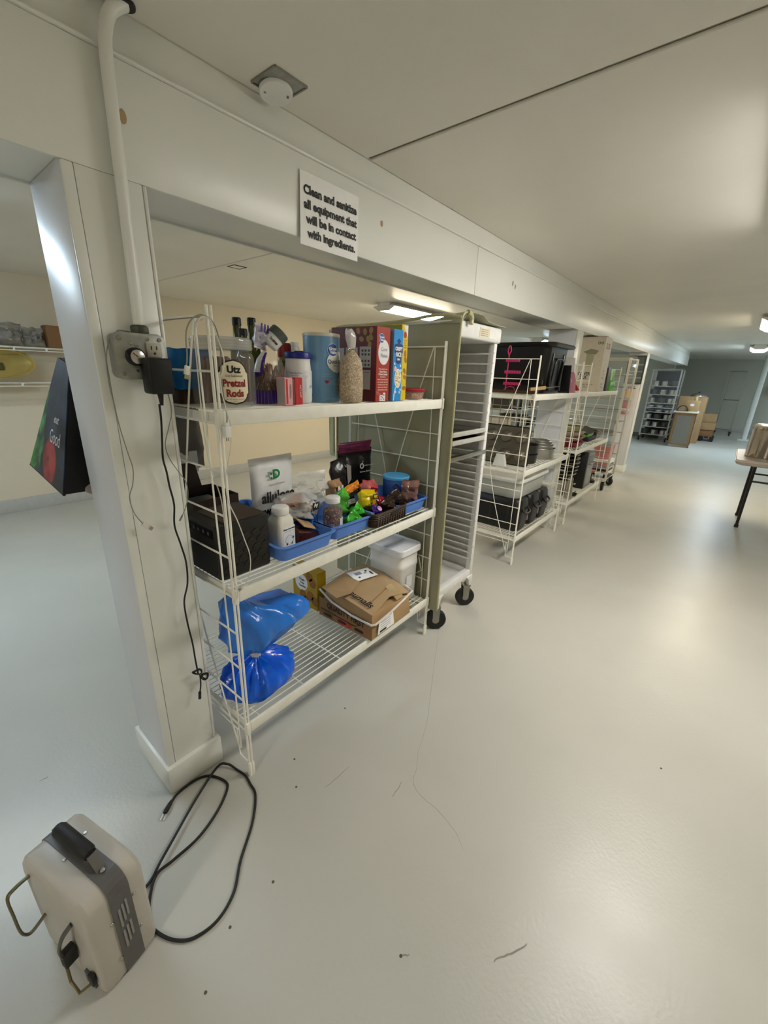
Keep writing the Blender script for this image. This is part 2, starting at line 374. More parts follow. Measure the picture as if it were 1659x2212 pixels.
cp = [(.470,1.147,1.332)]+[(0.4768,1.1650,1.2935),(0.4779,1.1800,1.2365),(0.4796,1.1950,1.1830),(0.4863,1.2000,1.1415),(0.4886,1.2000,1.1004),(0.4944,1.2000,1.0432),(0.4876,1.2000,0.9799),(0.4976,1.2000,0.9173),(0.5066,1.2000,0.8523),(0.5024,1.2000,0.7815),(0.4850,1.2000,0.7228),(0.4860,1.2000,0.6458),(0.4929,1.2000,0.5625),(0.4947,1.2000,0.4972),(0.4976,1.2000,0.4387)]
MB().tube(spline([tuple(Vector(p)-Vector((.474,1.173,1.402))) for p in cp],6), .0026, 8).build('cord', BLACKR, ad)
def loopy(c, rx, rz, tilt, n=18): return [(c[0]+rx*math.cos(a)*math.cos(tilt)-rz*math.sin(a)*math.sin(tilt), c[1]+.004*math.sin(2*a), c[2]+rx*math.cos(a)*math.sin(tilt)+rz*math.sin(a)*math.cos(tilt)) for a in [2*PI*i/n for i in range(n)]]
kc = (0.4970,1.2000,0.4333); off = Vector((-.468,-1.173,-1.402))
for dx,dz,rx,rz,ti in ((-.008,.016,.017,.009,-.5),(-.006,.014,.014,.007,-.6),(.016,-.014,.013,.009,-1.0),(.018,-.016,.014,.010,-1.1),(.014,-.018,.012,.010,-.9)):
    MB().tube([tuple(Vector(p)+off) for p in loopy((kc[0]+dx,1.198,kc[2]+dz),rx,rz,ti)], .0022, 7, closed=True).build('cord_coil', BLACKR, ad)
tp = [kc, (0.4955,1.2000,0.3916), (0.4882,1.2000,0.3570)]
MB().tube(spline([tuple(Vector(p)+off) for p in tp]), .0024, 7).build('cord', BLACKR, ad)
MB().tube([tuple(Vector((0.4889,1.2000,0.3625))+off), tuple(Vector((0.4859,1.2000,0.3367))+off)], .0048, 10).build('plug_tip', BLACKR, ad)
GCAB = mat('cable_grey','8e8c80',.5); WCAB = mat('cable_white','d9d7cc',.45)
def usb(parent, p, d, side, m=WCAB, metal=STEEL, L=.022, name='connector'):
    """usb plug at p pointing along d"""
    p = Vector(p); d = Vector(d).normalized(); s = Vector(side).normalized(); n = d.cross(s)
    mb = MB(); 
    def bx(a,b,w_,t_):
        q = []
        for k in (a,b):
            for sx,sn in ((-1,-1),(1,-1),(1,1),(-1,1)): q.append(tuple(p+d*k+s*sx*w_/2+n*sn*t_/2))
        return q
    MB().add(bx(0,L,.0125,.007),[(3,2,1,0),(4,5,6,7),(0,1,5,4),(1,2,6,5),(2,3,7,6),(3,0,4,7)]).build(name, m, parent, bevel=.0015)
    MB().add(bx(L,L+.010,.0105,.0045),[(3,2,1,0),(4,5,6,7),(0,1,5,4),(1,2,6,5),(2,3,7,6),(3,0,4,7)]).build('plug_tip', metal, parent)
u1 = [(.450,1.214,1.505),(.425,1.205,1.506),(0.4158,1.2000,1.5026),(0.3965,1.2000,1.4814),(0.3838,1.2000,1.4389),(0.3803,1.2000,1.3799),(0.3835,1.2000,1.3356),(0.3887,1.2050,1.2776),(0.3970,1.2050,1.2109),(0.4017,1.2000,1.1650),(0.3956,1.2000,1.1241),(0.3838,1.2050,1.0865),(0.3871,1.2000,1.0432),(0.4033,1.2000,1.0079)]
c1 = thing('charging_cable', 'thin grey charging cable hanging down the left of the outlet box', 'cable', u1[0])
MB().tube(spline([tuple(Vector(p)-Vector(u1[0])) for p in u1],6), .0013, 7).build('cord', GCAB, c1)
usb(c1, Vector(u1[-1])-Vector(u1[0]), (.6,0,-.6), (.6,0,.6))
u2 = [(.515,1.20,1.37),(0.5226,1.2000,1.3127),(0.5074,1.2000,1.2632),(0.4929,1.2000,1.2197),(0.4990,1.2000,1.1797),(0.5186,1.2000,1.1392),(0.5371,1.2000,1.1027),(0.5374,1.2000,1.0598),(0.5248,1.2000,1.0248),(0.5105,1.2000,0.9989)]
c2 = thing('charging_cable', 'thin grey cable hanging below the black power adapter', 'cable', u2[0])
MB().tube(spline([tuple(Vector(p)-Vector(u2[0])) for p in u2],6), .0013, 7).build('cord', GCAB, c2)
MB().tube([tuple(Vector((0.5141,1.2000,1.0054))-Vector(u2[0])), tuple(Vector((0.5039,1.2000,0.9903))-Vector(u2[0]))], .0026, 8).build('plug_tip', STEELD, c2)

# ---------------------------------------------------------------- sign on the beam
sg = thing('paper_sign', 'white paper sign in bold black print on the beam', 'sign', (1.014,1.2185,1.818), 0)
n = 8; loops = []
for j in range(n+1):
    v = j/n; L = []
    for i in range(n+1):
        u = i/n; L.append((u*.268-.008*(1-v), -.004*(1-v), v*.205))
    loops.append(L)
MB().loft(loops,False,False,closed=False).build('sheet', PAPER, sg, solid=.0006, smooth=True)
for k,(s_,x_) in enumerate((('Clean and sanitize',.133),('all equipment that',.133),('will be in contact',.135),('with ingredients.',.135))):
    text(sg, s_, .0340, INK, (x_,-.004*(1-(.156-.04*k)/.205)-.0008,.156-.0400*k), ((1,0,0),(0,.0195,1),(0,-1,.0195)), bold=.0014, sx=.98)

# ---------------------------------------------------------------- hairline crack and scuffs in the floor coating
def ribbon(pts, w):
    mb = MB(); P = [Vector(p) for p in spline(pts,5)]; L = []
    for k,p in enumerate(P):
        d = (P[min(k+1,len(P)-1)]-P[max(k-1,0)]).normalized(); n = Vector((-d.y,d.x,0))*w*(.5+.5*math.sin(PI*(k+.5)/len(P)))
        q = p+Vector((rnd(w),rnd(w),0)); L.append([(q.x-n.x,q.y-n.y,.0004),(q.x+n.x,q.y+n.y,.0004)])
    return mb.loft(L,False,False,closed=False)
fl = bpy.data.objects['floor']
CRK = mat('crack_grey','8f8b7e',.7); SCF = mat('scuff_grey','8d8a80',.7)
ribbon([(1.0843,0.6686,0.0000),(1.0139,0.6250,0.0000),(0.9588,0.6022,0.0000),(0.9359,0.5486,0.0000),(0.9339,0.4882,0.0000),(0.9237,0.4404,0.0000),(0.9087,0.3900,0.0000),(0.8807,0.3481,0.0000)],.0008).build('floor_crack', CRK, fl)
ribbon([(1.9244,1.1039,0.0000),(1.6112,0.9324,0.0000),(1.3707,0.8006,0.0000),(1.2234,0.7211,0.0000),(1.0868,0.6658,0.0000)],.0007).build('floor_crack', CRK, fl)
for a,b,w_ in (((0.6975,0.1556,0.0000),(0.7924,0.1014,0.0000),.0022),((0.8631,0.6260,0.0000),(0.9345,0.6353,0.0000),.0014),((0.7302,0.8288,0.0000),(0.8510,0.8236,0.0000),.0012),((0.0730,1.6129,0.0000),(0.0966,1.6105,0.0000),.002),((0.5472,0.3459,0.0000),(0.5659,0.3270,0.0000),.002)):
    ribbon([a,tuple((Vector(a)+Vector(b))/2+Vector((.003,-.002,0))),b],w_).build('floor_scuff', SCF, fl)
for p in ((0.1905,0.6596,0.0000),(0.5511,0.3428,0.0000),(1.6500,-0.0932,0.0000),(0.4336,0.7274,0.0000),(0.2951,0.7273,0.0000),(0.7310,1.0038,0.0000),(0.6641,0.9090,0.0000),(1.0418,1.0400,0.0000)):
    MB().lathe([(.004,0),(.0035,.0015),(.001,.002)],8,p).build('floor_speck', mat('speck_brown','5f5138',.8), fl)

# ================================================================ wire shelving
TOP, MID, LOW = 1.318, .768, .238
def shelf_unit(loc, rz, Wd, label, D=.60):
    t = thing('wire_shelving_unit', label, 'shelving unit', loc, rz, 'white wire shelving units along the beam')
    H = 1.575
    # posts: pairs of upright rods with a foot cap
    for yy in (0, D):
        for xe,dx in ((0,.012),(Wd,-.012)):
            p = MB(); p.tube([(xe,yy,.0),(xe,yy,H)], .0042, 8); p.tube([(xe+dx,yy,.03),(xe+dx,yy,H)], .0038, 8)
            po = p.build('post', WIRE, t)
            f = MB(); f.lathe([(.0075,0),(.0075,.055),(.006,.06)],10,(xe,yy,0)); f.lathe([(.007,.0),(.007,.05),(.005,.055)],10,(xe+dx,yy,.03-.03)); f.build('foot_cap', WIRE, po)
    zs = [1.552-.1345*k for k in range(11)]
    rm = MB().tube([(0,0,0),(0,D,0)], .0032, 7).build('rung', WIRE, t, loc=(0,0,zs[0]))
    for xe in (0,Wd):
        for z in zs:
            if xe == 0 and z == zs[0]: continue
            o = rm.copy(); C.objects.link(o); o.location = (xe,0,z)
        for s,yb in ((1,0),(-1,D)):
            MB().tube([(xe,yb+s*.062,1.552),(xe,yb+s*.045,.10)], .0028, 7).build('inner_upright', WIRE, t)
            MB().tube(spline([(xe,yb+s*.068,1.552),(xe,yb+s*.15,1.31),(xe,yb+s*.245,.99),(xe,yb+s*.272,.86),(xe,yb+s*.268,.74),(xe,yb+s*.19,.45),(xe,yb+s*.055,.09)],5), .0028, 7).build('bowed_brace', WIRE, t)
            MB().tube(spline([(xe,yb+s*.30,.178),(xe,yb+s*.075,.178),(xe,yb+s*.062,.165),(xe,yb+s*.058,.075),(xe,yb+s*.045,.06),(xe,yb,.06)],4), .0026, 7).build('foot_brace', WIRE, t)
    for z in (TOP, MID, LOW):
        lip = MB().box(.016,Wd-.016,-.008,.004,-.042,.0).build('shelf', WIRE, t, bevel=.003, loc=(0,0,z))
        w0 = MB().tube([(.014,0,0),(Wd-.014,0,0)], .0021, 6).build('wire', WIRE, lip, loc=(0,.03,-.0045))
        N = 23
        for k in range(1,N):
            o = w0.copy(); C.objects.link(o); o.location = (0,.03+k*(D-.05)/(N-1),-.0045)
        b0 = MB().tube([(0,.0,0),(0,D-.012,0)], .0028, 6).build('cross_bar', WIRE, lip, loc=(.06,0,-.0095))
        for k in range(1,6):
            o = b0.copy(); C.objects.link(o); o.location = (.06+k*(Wd-.12)/5,0,-.0095)
        for xx in (.013,Wd-.017):
            MB().box(xx,xx+.004,.0,D-.01,-.036,-.010).build('side_rail', WIRE, lip)
        MB().tube([(.014,D-.012,-.03),(Wd-.014,D-.012,-.03)], .003, 6).build('rear_rail', WIRE, lip)
        for xx in (.006,Wd-.006):
            MB().box(xx-.008,xx+.008,-.010,.010,-.046,.004).build('corner_clip', WIRE, lip, bevel=.003)
    return t
S1 = shelf_unit((.583,1.074,0), math.atan2(.022,1.22), 1.168, 'white wire shelving unit nearest the camera, loaded with pantry goods')
shelf_unit((2.985,1.112,0), .004, 1.05, 'white wire shelving unit between the rolling rack and the second column')
shelf_unit((4.30,1.118,0), .006, 1.27, 'white wire shelving unit with the tall printed carton, farthest along the beam')

# ================================================================ top shelf of the first unit
def cyl_thing(name, label, cat, loc, rz=0, group=None): return thing(name, label, cat, loc, rz, group)
# --- pretzel jar
j = thing('pretzel_jar', 'large clear jar of pretzel rods with cream oval label on top shelf', 'jar', (.686,1.198,TOP), 0)
R = .090
MB().lathe([(R*.9,.0),(R*.98,.008),(R,.02),(R,.135),(R*.95,.15),(R*.80,.158),(R*.80,.162)],32,cap1=False).build('jar_body', mat('jar_clear','d8d8d2',.08,var=.02,alpha=.14), j)
MB().lathe([(R*.93,.158),(R*.95,.161),(R*.95,.187),(R*.90,.192)],32).build('jar_lid', mat('lid_clear','c9c9c2',.15,var=.03,alpha=.55), j, bevel=.0015, seg=1)
for k in range(3): MB().tube([(R*.955*math.cos(a),R*.955*math.sin(a),.166+.008*k) for a in [2*PI*i/32 for i in range(32)]], .0012, 6, closed=True).build('lid_ridge', mat('lid_clear','c9c9c2',.15,alpha=.55), j)
PRET = mat('pretzel_brown','6b3d1e',.5,var=.25,scale=60); PRETD = mat('pretzel_dark','6a432a',.6,var=.2,scale=40)
for k in range(30):
    a = k*2.4; q = R*.82*math.sqrt((k+.5)/30)
    p0 = (q*math.cos(a), q*math.sin(a), .012); p1 = (q*math.cos(a)*.96+rnd(.008), q*math.sin(a)*.96+rnd(.008), .118+random.random()*.022)
    MB().tube([p0,p1], .0062, 7).build('pretzel_rod', PRETD, j)
a0 = -PI/2-.22; RL = R+.0012
hw = lambda t: .045*(1 if .22<t<.72 else (.86*math.sqrt(max(0,1-((t-.72)/.28)**2)) if t>=.72 else .86*math.sqrt(max(0,1-((.22-t)/.22)**2))))
patch_cyl(j,'label_border',lambda t:-hw(t)-.002,lambda t:hw(t)+.002,.010,.132,RL,a0,mat('label_black','1d1714',.5),28,10)
patch_cyl(j,'label',lambda t:-hw(t)*.94,lambda t:hw(t)*.94,.0135,.1285,RL+.0005,a0,mat('label_cream','e9dfc0',.55),28,10)
RED = mat('print_red','8e1f1c',.55); RT = RL+.0012
text_cyl(j,'Utz',.026,INK,RT,a0,.105,bold=.0012); text_cyl(j,'Old Fashioned',.0085,mat('print_brown','5a3b22',.6),RT,a0,.0885)
text_cyl(j,'Pretzel',.0275,RED,RT,a0,.068,bold=.0011,sx=.86); text_cyl(j,'Rods',.0275,RED,RT,a0,.0405,bold=.0011,sx=.9)
text_cyl(j,'NET WT. 26 OZ (1 LB 10 OZ)',.0042,INK,RT,a0,.0245); text_cyl(j,'737.1g',.004,INK,RT,a0,.0185)
# --- blue bin behind the jar
b = thing('blue_bag', 'dark blue plastic bag behind the pretzel jar, beside the column', 'bag', (.655,1.345,TOP))
MB().loft([rr(.115*s,.10*s,.02,4,0,0,z) for s,z in ((1,.0),(1,.055))]).build('brown_box', mat('box_darkbrown','3d2817',.6), b, bevel=.002)
loops=[]
for k,(s,z) in enumerate(((1.02,.045),(1.06,.07),(1.02,.10),(1.05,.13),(1.0,.155),(1.0,.158))):
    loops.append([(x*(1+.05*vnoise(i*.9,k,0,3)),y*(1+.05*vnoise(i*.8,k,2,4)),z+.004*vnoise(i*.7,k,1,2)) for i,(x,y,_) in enumerate(rr(.125*s,.11*s,.03,5))])
MB().loft(loops).build('bag_film', mat('film_blue','0f6db0',.25,var=.2,scale=20,bump=.4,bscale=30), b)
# --- three bottles at the back
GL = mat('bottle_green','4b4a12',.12,var=.1); CAPB = mat('bottle_cap','14110f',.4)
for (x,y,h,lb) in ((.879,1.42,.277,'tall green glass bottle with black cap, left of the back row'),(.847,1.335,.235,'shorter green glass bottle between two taller ones at the back'),(.939,1.42,.282,'tall green glass bottle with black cap right behind the pretzel bag')):
    t = thing('glass_bottle', lb, 'bottle', (x,y,TOP), 0, 'green bottles at the back of the top shelf')
    MB().lathe([(.026,0),(.028,.004),(.028,h*.58),(.026,h*.64),(.0145,h*.76),(.0135,h*.93)],20).build('glass', GL, t)
    MB().lathe([(.0155,h*.905),(.0155,h*.985),(.0135,h)],18).build('cap', CAPB, t)
    MB().lathe([(.0285,h*.15),(.0285,h*.5)],20,cap0=False,cap1=False).build('label', mat('bottle_label','2d2414',.6), t)
# --- pretzel stick bag
PUR = mat('film_purple','43217e',.25,var=.1,scale=30); 
t = thing('pretzel_bag', 'purple and clear bag of pretzel sticks tied at the top', 'snack bag', (.864,1.217,TOP), .08)
loops=[]; prof=((.0,.060,.030),(.03,.064,.036),(.07,.062,.036),(.11,.056,.034),(.14,.044,.028),(.16,.026,.020),(.175,.012,.011),(.185,.011,.010),(.2,.020,.016),(.215,.026,.018))
for k,(z,a,bb) in enumerate(prof):
    loops.append([(a*math.cos(th)*(1+.07*vnoise(th*2,k*.8,0,2)),bb*math.sin(th)*(1+.07*vnoise(th*2,k*.8,1,3)),z) for th in [2*PI*i/24 for i in range(24)]])
MB().loft(loops).build('film', mat('film_clear_bag','d5cfc8',.10,var=.05,alpha=.16,bump=.4,bscale=40), t)
MB().loft([[(x*1.02,y*1.02,z+.0003) for x,y,z in L] for L in loops[:2]]+[[(x*1.02,y*1.02,.043) for x,y,z in loops[1]]],True,False).build('printed_base', PUR, t)
for k in range(18):
    th = .6*PI+1.2*PI*(k+.5)/18; x,y = .064*1.03*math.cos(th),.036*1.03*math.sin(th)
    MB().box(x-.0009,x+.0009,y-.001,y+.001,.002,.042).build('print_stripe', mat('stripe_lilac','7a5ab8',.4), t)
def bagpatch(name, a0_, a1_, z0_, z1_, m, sc=1.03):
    L=[]
    for q in range(9):
        z=z0_+(z1_-z0_)*q/8; k=0
        while k<len(prof)-2 and prof[k+1][0]<z: k+=1
        f=(z-prof[k][0])/(prof[k+1][0]-prof[k][0]); a=prof[k][1]+(prof[k+1][1]-prof[k][1])*f; b_=prof[k][2]+(prof[k+1][2]-prof[k][2])*f
        L.append([(sc*a*math.cos(a0_+(a1_-a0_)*i/12),sc*b_*math.sin(a0_+(a1_-a0_)*i/12),z) for i in range(13)])
    return MB().loft(L,False,False,closed=False).build(name, m, t)
bagpatch('printed_shoulder', PI*.62, PI*1.16, .098, .165, mat('film_white','e3e1e2',.3,var=.05), 1.05)
bagpatch('printed_band', PI*.62, PI*1.20, .088, .099, PUR, 1.055)
bagpatch('printed_band', PI*1.15, PI*1.24, .095, .160, PUR, 1.06)
for k in range(95):
    x,y,z = rnd(.046),-.004+rnd(.022),.040+random.random()*.055; a = rnd(.7); c2 = rnd(.5)
    MB().tube([(x-.02*math.sin(a),y-.01*math.sin(c2),z-.03*math.cos(a)*.5),(x*.9+.02*math.sin(a),y*.8+.01*math.sin(c2),z+.035*math.cos(a))], .0026, 6).build('pretzel_stick', PRET, t)
for (a,bq,r_) in ((-.012,.002,.7),(.004,.0,-.5),(.012,-.002,.3)):
    MB().prism(rect(.004,.024), (a-.036,-.0285,.115+bq), *FR[:2], FR[2], .0006).build('print_stick', PRET, t, rot=(0,0,0))
t['label'] = 'purple and clear bag of pretzel sticks tied at the top'
# --- small jar and twisted wrapper leaning on the bag neck
t = thing('spice_jar', 'small white jar with grey green lid tipped over on the pretzel bag', 'jar', (.888,1.225,TOP+.200), 0); t.rotation_euler = (.15,.75,-.25)
MB().lathe([(.026,-.022),(.029,-.018),(.029,.014)],24).build('jar_body', WHITE, t, bevel=.001, seg=1)
MB().lathe([(.031,.012),(.031,.036),(.029,.039)],24).build('lid', mat('lid_greygreen','565f58',.45,var=.1), t, bevel=.001, seg=1)
for k in range(28):
    a = 2*PI*k/28; MB().box(.0308,.0318,-.0009,.0009,.014,.035).build('lid_ridge', mat('lid_greygreen','565f58',.45), t, rot=(0,0,a))
text_cyl(t,'butter',.013,INK,.0295,-PI/2-.1,-.004,bold=.0006)
pillow('twisted_wrapper',.055,.075,.03,mat('wrapper_lilac','c9c4d6',.3,var=.1,scale=60),seed=5,crumple=.3,loc=(.842,1.235,TOP+.170),rot=(0,.15,.2))
tag(bpy.data.objects['twisted_wrapper'],'crumpled white and lilac wrapper poking up above the pretzel bag','wrapper')
for k in range(3): MB().box(-.02+.014*k,-.014+.014*k,-.021,-.0195,.05,.075).build('print_stripe', PUR, bpy.data.objects['twisted_wrapper'])
# --- spray can, white bottle, red cap bottle
t = thing('cooking_spray', 'yellow cooking spray can with tall red cap', 'spray can', (1.028,1.352,TOP)); t['label']='yellow cooking spray can with tall red cap on the top shelf'
MB().lathe([(.024,0),(.026,.003),(.026,.150),(.024,.153)],22).build('can_body', mat('can_yellow','8d6f12',.3,var=.25,scale=20), t)
MB().lathe([(.0262,.03),(.0262,.14)],22,cap0=False,cap1=False).build('label', mat('can_green','4d5a1c',.35,var=.2,scale=30), t)
MB().lathe([(.0255,.153),(.0255,.196),(.0225,.203)],22).build('cap', mat('cap_red','8e1512',.35), t)
t = thing('white_bottle', 'white tapered bottle behind the red capped spray can', 'bottle', (1.118,1.405,TOP))
MB().lathe([(.034,0),(.036,.004),(.036,.12),(.030,.165),(.017,.195)],22).build('bottle_body', WHITE, t); MB().lathe([(.0175,.195),(.0175,.21),(.016,.213)],20).build('cap', mat('cap_offwhite','d8d6cc',.5), t)
t = thing('sauce_bottle', 'small bottle with red cap between the white tub and the blue canister', 'bottle', (1.076,1.324,TOP))
MB().lathe([(.020,0),(.021,.004),(.021,.13),(.018,.15)],22).build('bottle_body', mat('sauce_dark','4b1b12',.3), t); MB().lathe([(.0205,.15),(.0205,.175),(.018,.178)],20).build('cap', mat('cap_red','8e1512',.35), t)
# --- white tub with blue lid
t = thing('baking_tub', 'white plastic tub with navy blue lid and nutrition label', 'tub', (.985,1.222,TOP))
R=.047
MB().lathe([(R*.93,0),(R,.006),(R,.04),(R*.99,.10),(R*.93,.125),(R*.90,.140),(R*.92,.147)],30).build('tub_body', WHITE, t)
MB().lathe([(R*1.0,.147),(R*1.0,.164),(R*.97,.168)],30).build('lid', mat('lid_navy','17207c',.4), t, bevel=.001, seg=1)
LB = mat('label_white','e6e7ea',.5); patch_cyl(t,'label',lambda u:-.06,lambda u:.06,.032,.108,R+.0008,-PI/2-.45,LB,6,14)
BLU = mat('print_blue','2b4a9a',.5); GRY = mat('print_grey','8b8f98',.6)
text_cyl(t,'Nutrition Facts',.007,INK,R+.002,-PI/2-.8,.100)
for k in range(9):
    text_cyl(t,('Calories 15','Total Fat 0g','Sodium 45mg','Carbs 2g','Sugars 1g','Protein 0g','Calcium','Iron','Vitamin C')[k],.0052,GRY if k%3 else BLU,R+.002,-PI/2-.95,.091-.0062*k)
    text_cyl(t,('per serving','% daily','0%','2%','1%','0%','4%','2%','0%')[k],.0048,GRY,R+.002,-PI/2-.15,.091-.0062*k)
text_cyl(t,'JOY',.012,BLU,R+.002,-PI/2+.42,.055); patch_cyl(t,'label_band',lambda u:.04,lambda u:.068,.030,.040,R+.0012,-PI/2-.1,mat('label_blue','2f5fb5',.5),4,6)
# --- two small flat boxes
for x,y,m2,c2,s_,lb in ((.868,1.126,'flat_pink','e7a9ad','ORIGINAL','small flat white and pink box standing before the white tub'),(.912,1.130,'flat_red','c2232a','INSTANT','small flat red box standing right of the pink one')):
    t = thing('pudding_box', lb, 'box', (x,y,TOP), .05, 'small flat boxes on the top shelf')
    mm = mat(m2,c2,.45); MB().box(-.016,.016,0,.042,0,.086).build('carton', mm, t, bevel=.0008, seg=1)
    decal(t,'side_panel',rect(.036,.078),mat('carton_greywhite','b9b2aa',.5),(-.016,.021,.043),LF); decal(t,'stripe',rect(.007,.078),mat('flat_stripe','c8332e' if c2[0]=='e' else 'e05a58',.45),(-.008,0,.043),FR)
    text(t,s_,.010,INK if c2[0]=='e' else WHITE,(.006,-.0005,.043),FR,rot=-PI/2)
# --- oats canister
t = thing('oats_canister', 'tall light blue cylindrical oats canister with white lid', 'canister', (1.105,1.232,TOP)); R=.0665
MB().lathe([(R*.98,0),(R,.003),(R,.226),(R*.99,.228)],40).build('canister_body', mat('carton_blue','6f9cc0',.38,var=.03), t)
MB().lathe([(R*1.02,.226),(R*1.02,.236),(R*.99,.238)],40).build('lid', mat('lid_beige','cfc9b8',.4), t, bevel=.001, seg=1)
A = -PI/2-.25; RL=R+.0008
def blob(c,r): return (lambda u: c-r*math.sqrt(max(0,1-(2*u-1)**2))), (lambda u: c+r*math.sqrt(max(0,1-(2*u-1)**2)))
DB = mat('logo_blue','1f55ad',.45)
f0,f1 = blob(.035,.051); patch_cyl(t,'label_ring',f0,f1,.104,.182,RL,A,mat('ring_blue','3f77b3',.4),20,10)
f0,f1 = blob(.036,.049); patch_cyl(t,'label_oval',f0,f1,.104,.180,RL+.0004,A,mat('label_offwhite','e4e4de',.5),20,10)
f0,f1 = blob(.012,.0235); patch_cyl(t,'logo_rim',f0,f1,.160,.204,RL+.0007,A,LB,14,8)
f0,f1 = blob(.012,.022); patch_cyl(t,'logo',f0,f1,.1615,.2025,RL+.0011,A,DB,14,8)
text_cyl(t,'Great',.0155,WHITE,RL+.0016,A+.012/R,.186,bold=.0007); text_cyl(t,'Value',.0145,WHITE,RL+.0016,A+.014/R,.174,bold=.0007)
text_cyl(t,'Quick Oats',.018,mat('print_teal','2b566d',.5),RL+.001,A+.031/R,.142,bold=.0004); text_cyl(t,'100% Whole',.0095,GRY,RL+.001,A+.034/R,.128)
text_cyl(t,'EXCELLENT',.006,mat('print_paleblue','aac6dc',.5),RL+.0006,A-.012/R,.098); text_cyl(t,'SOURCE OF FIBER',.005,mat('print_paleblue','aac6dc',.5),RL+.0006,A-.012/R,.091)
hp = [(math.sin(q)**3*.0075, (.8125*math.cos(q)-.3125*math.cos(2*q)-.125*math.cos(3*q)-.06*math.cos(4*q))*.0075) for q in [2*PI*i/24 for i in range(24)]]
MB().add([((RL+.0006)*math.cos(A+(u-.014)/R),(RL+.0006)*math.sin(A+(u-.014)/R),.072+v) for u,v in hp],[tuple(range(24))]).build('heart', mat('heart_red','b8202c',.45), t)
for k in range(3): text_cyl(t,('OATS HELP','REDUCE','CHOLESTEROL')[k],.0048,mat('print_paleblue','aac6dc',.5),RL+.0006,A+.008/R,.077-.006*k)
f0,f1 = blob(.060,.030); patch_cyl(t,'bowl_picture',f0,f1,.018,.104,RL+.0005,A,mat('bowl_rim','c6bfae',.5),16,8); f0,f1 = blob(.060,.026); patch_cyl(t,'oats_picture',f0,f1,.022,.100,RL+.0009,A,speckle('oat_print',['b99f80','d6c3a4','8a6c50','e3d6bf'],180,.6,.1),16,8)
text_cyl(t,'NET WT 42 OZ (2 LB 10 OZ)',.006,mat('print_paleblue','aac6dc',.5),RL+.0006,A+.02/R,.012)
# --- rice cereal bag
t = thing('cereal_bag', 'clear twisted bag of puffed rice in front of the red box', 'bag', (1.158,1.128,TOP), .1)
prof=((.0,.044,.030),(.008,.050,.036),(.05,.052,.038),(.10,.050,.037),(.135,.048,.034),(.155,.040,.028),(.17,.026,.02),(.182,.011,.011),(.19,.008,.008))
loops=[[(a*math.cos(th)*(1+.04*vnoise(th*2,k*.7,0,8)),b_*math.sin(th)*(1+.04*vnoise(th*2,k*.7,1,9)),z) for th in [2*PI*i/28 for i in range(28)]] for k,(z,a,b_) in enumerate(prof)]
MB().loft(loops).build('puffed_rice', speckle('rice_grains',['a98a5e','c9ae82','8f6f48','d8c39b','b89a6e'],300,.55,.9), t)
MB().loft([[(x*1.03,y*1.03,z) for x,y,z in L] for L in loops],False,False).build('film', mat('film_gloss','f0f0ea',.06,alpha=.16,bump=.6,bscale=45), t)
prof=((.188,.008,.008),(.20,.018,.014),(.22,.024,.016),(.235,.026,.014),(.245,.022,.012),(.252,.018,.006))
MB().loft([[(a*math.cos(th)*(1+.25*vnoise(th*3,k,0,4))-.010*(k/5),b_*math.sin(th)*(1+.3*vnoise(th*3,k,1,5)),z+.004*math.sin(th*3)) for th in [2*PI*i/20 for i in range(20)]] for k,(z,a,b_) in enumerate(prof)]).build('bag_neck', mat('film_neck','dcd9d6',.12,var=.08,scale=60,alpha=.7,bump=.6,bscale=60), t)
MB().tube([(.009*math.cos(q),.009*math.sin(q),.187) for q in [2*PI*i/14 for i in range(14)]],.0016,6,closed=True).build('twist_tie', BLACK, t); MB().tube([(-.008,-.004,.187),(-.022,-.008,.190),(-.030,-.008,.184)],.0014,6).build('tie_end', WHITE, t)
# --- corn flakes
t = thing('cereal_box', 'dark red corn flakes box with white oval on its narrow side', 'cereal box', (1.278,1.112,TOP), .06)
w_,d_,h_ = .088,.235,.278
MB().box(0,w_,0,d_,0,h_).build('carton', mat('carton_red','8a1f16',.42,var=.03), t, bevel=.001, seg=1)
decal(t,'front_panel',rect(w_-.003,h_-.004),mat('carton_redbright','a5301f',.42,var=.03),(w_/2,0,h_/2),FR,.0003)
decal(t,'side_panel',rect(d_-.004,h_-.004),mat('carton_maroon','5e100d',.42,var=.03),(0,d_/2,h_/2),LF,.0003)
decal(t,'oval',ell(.036,.046,32),LB,(w_/2+.003,-.0003,.186),FR); decal(t,'logo_rim',ell(.0175,.0175,24),LB,(.030,-.0006,.236),FR); decal(t,'logo',ell(.016,.016,24),DB,(.030,-.0011,.236),FR)
text(t,'Great',.011,WHITE,(.030,-.0016,.240),FR,bold=.0005); text(t,'Value',.0105,WHITE,(.031,-.0016,.230),FR,bold=.0005)
text(t,'Corn',.0185,mat('print_darkgrey','3c3c3c',.5),(.047,-.0008,.196),FR); text(t,'Flakes',.0185,mat('print_darkgrey','3c3c3c',.5),(.048,-.0008,.173),FR)
for k,(s_,q) in enumerate((('Why settle for just',0),('Great Value',1),('Whole Cereal?',1),('Each flake is',0),('baked crisp and golden',0),('for a simple, tasty and',0),('wholesome start with',0),('milk or your favorite',0),('fruit any time of day',0))):
    text(t,s_,.0075 if not q else .0098,mat('print_pink','e3b7ac',.5) if not q else WHITE,(.045,-.0003,.124-.0098*k),FR,bold=.0003)
decal(t,'rule_line',rect(.07,.0008),mat('print_pink','e3b7ac',.5),(.045,-.0003,.044),FR,.0003)
text(t,'Best by',.005,WHITE,(.006,-.0003,.037),FR,align='LEFT'); text(t,'see top of box',.005,WHITE,(.006,-.0003,.030),FR,align='LEFT')
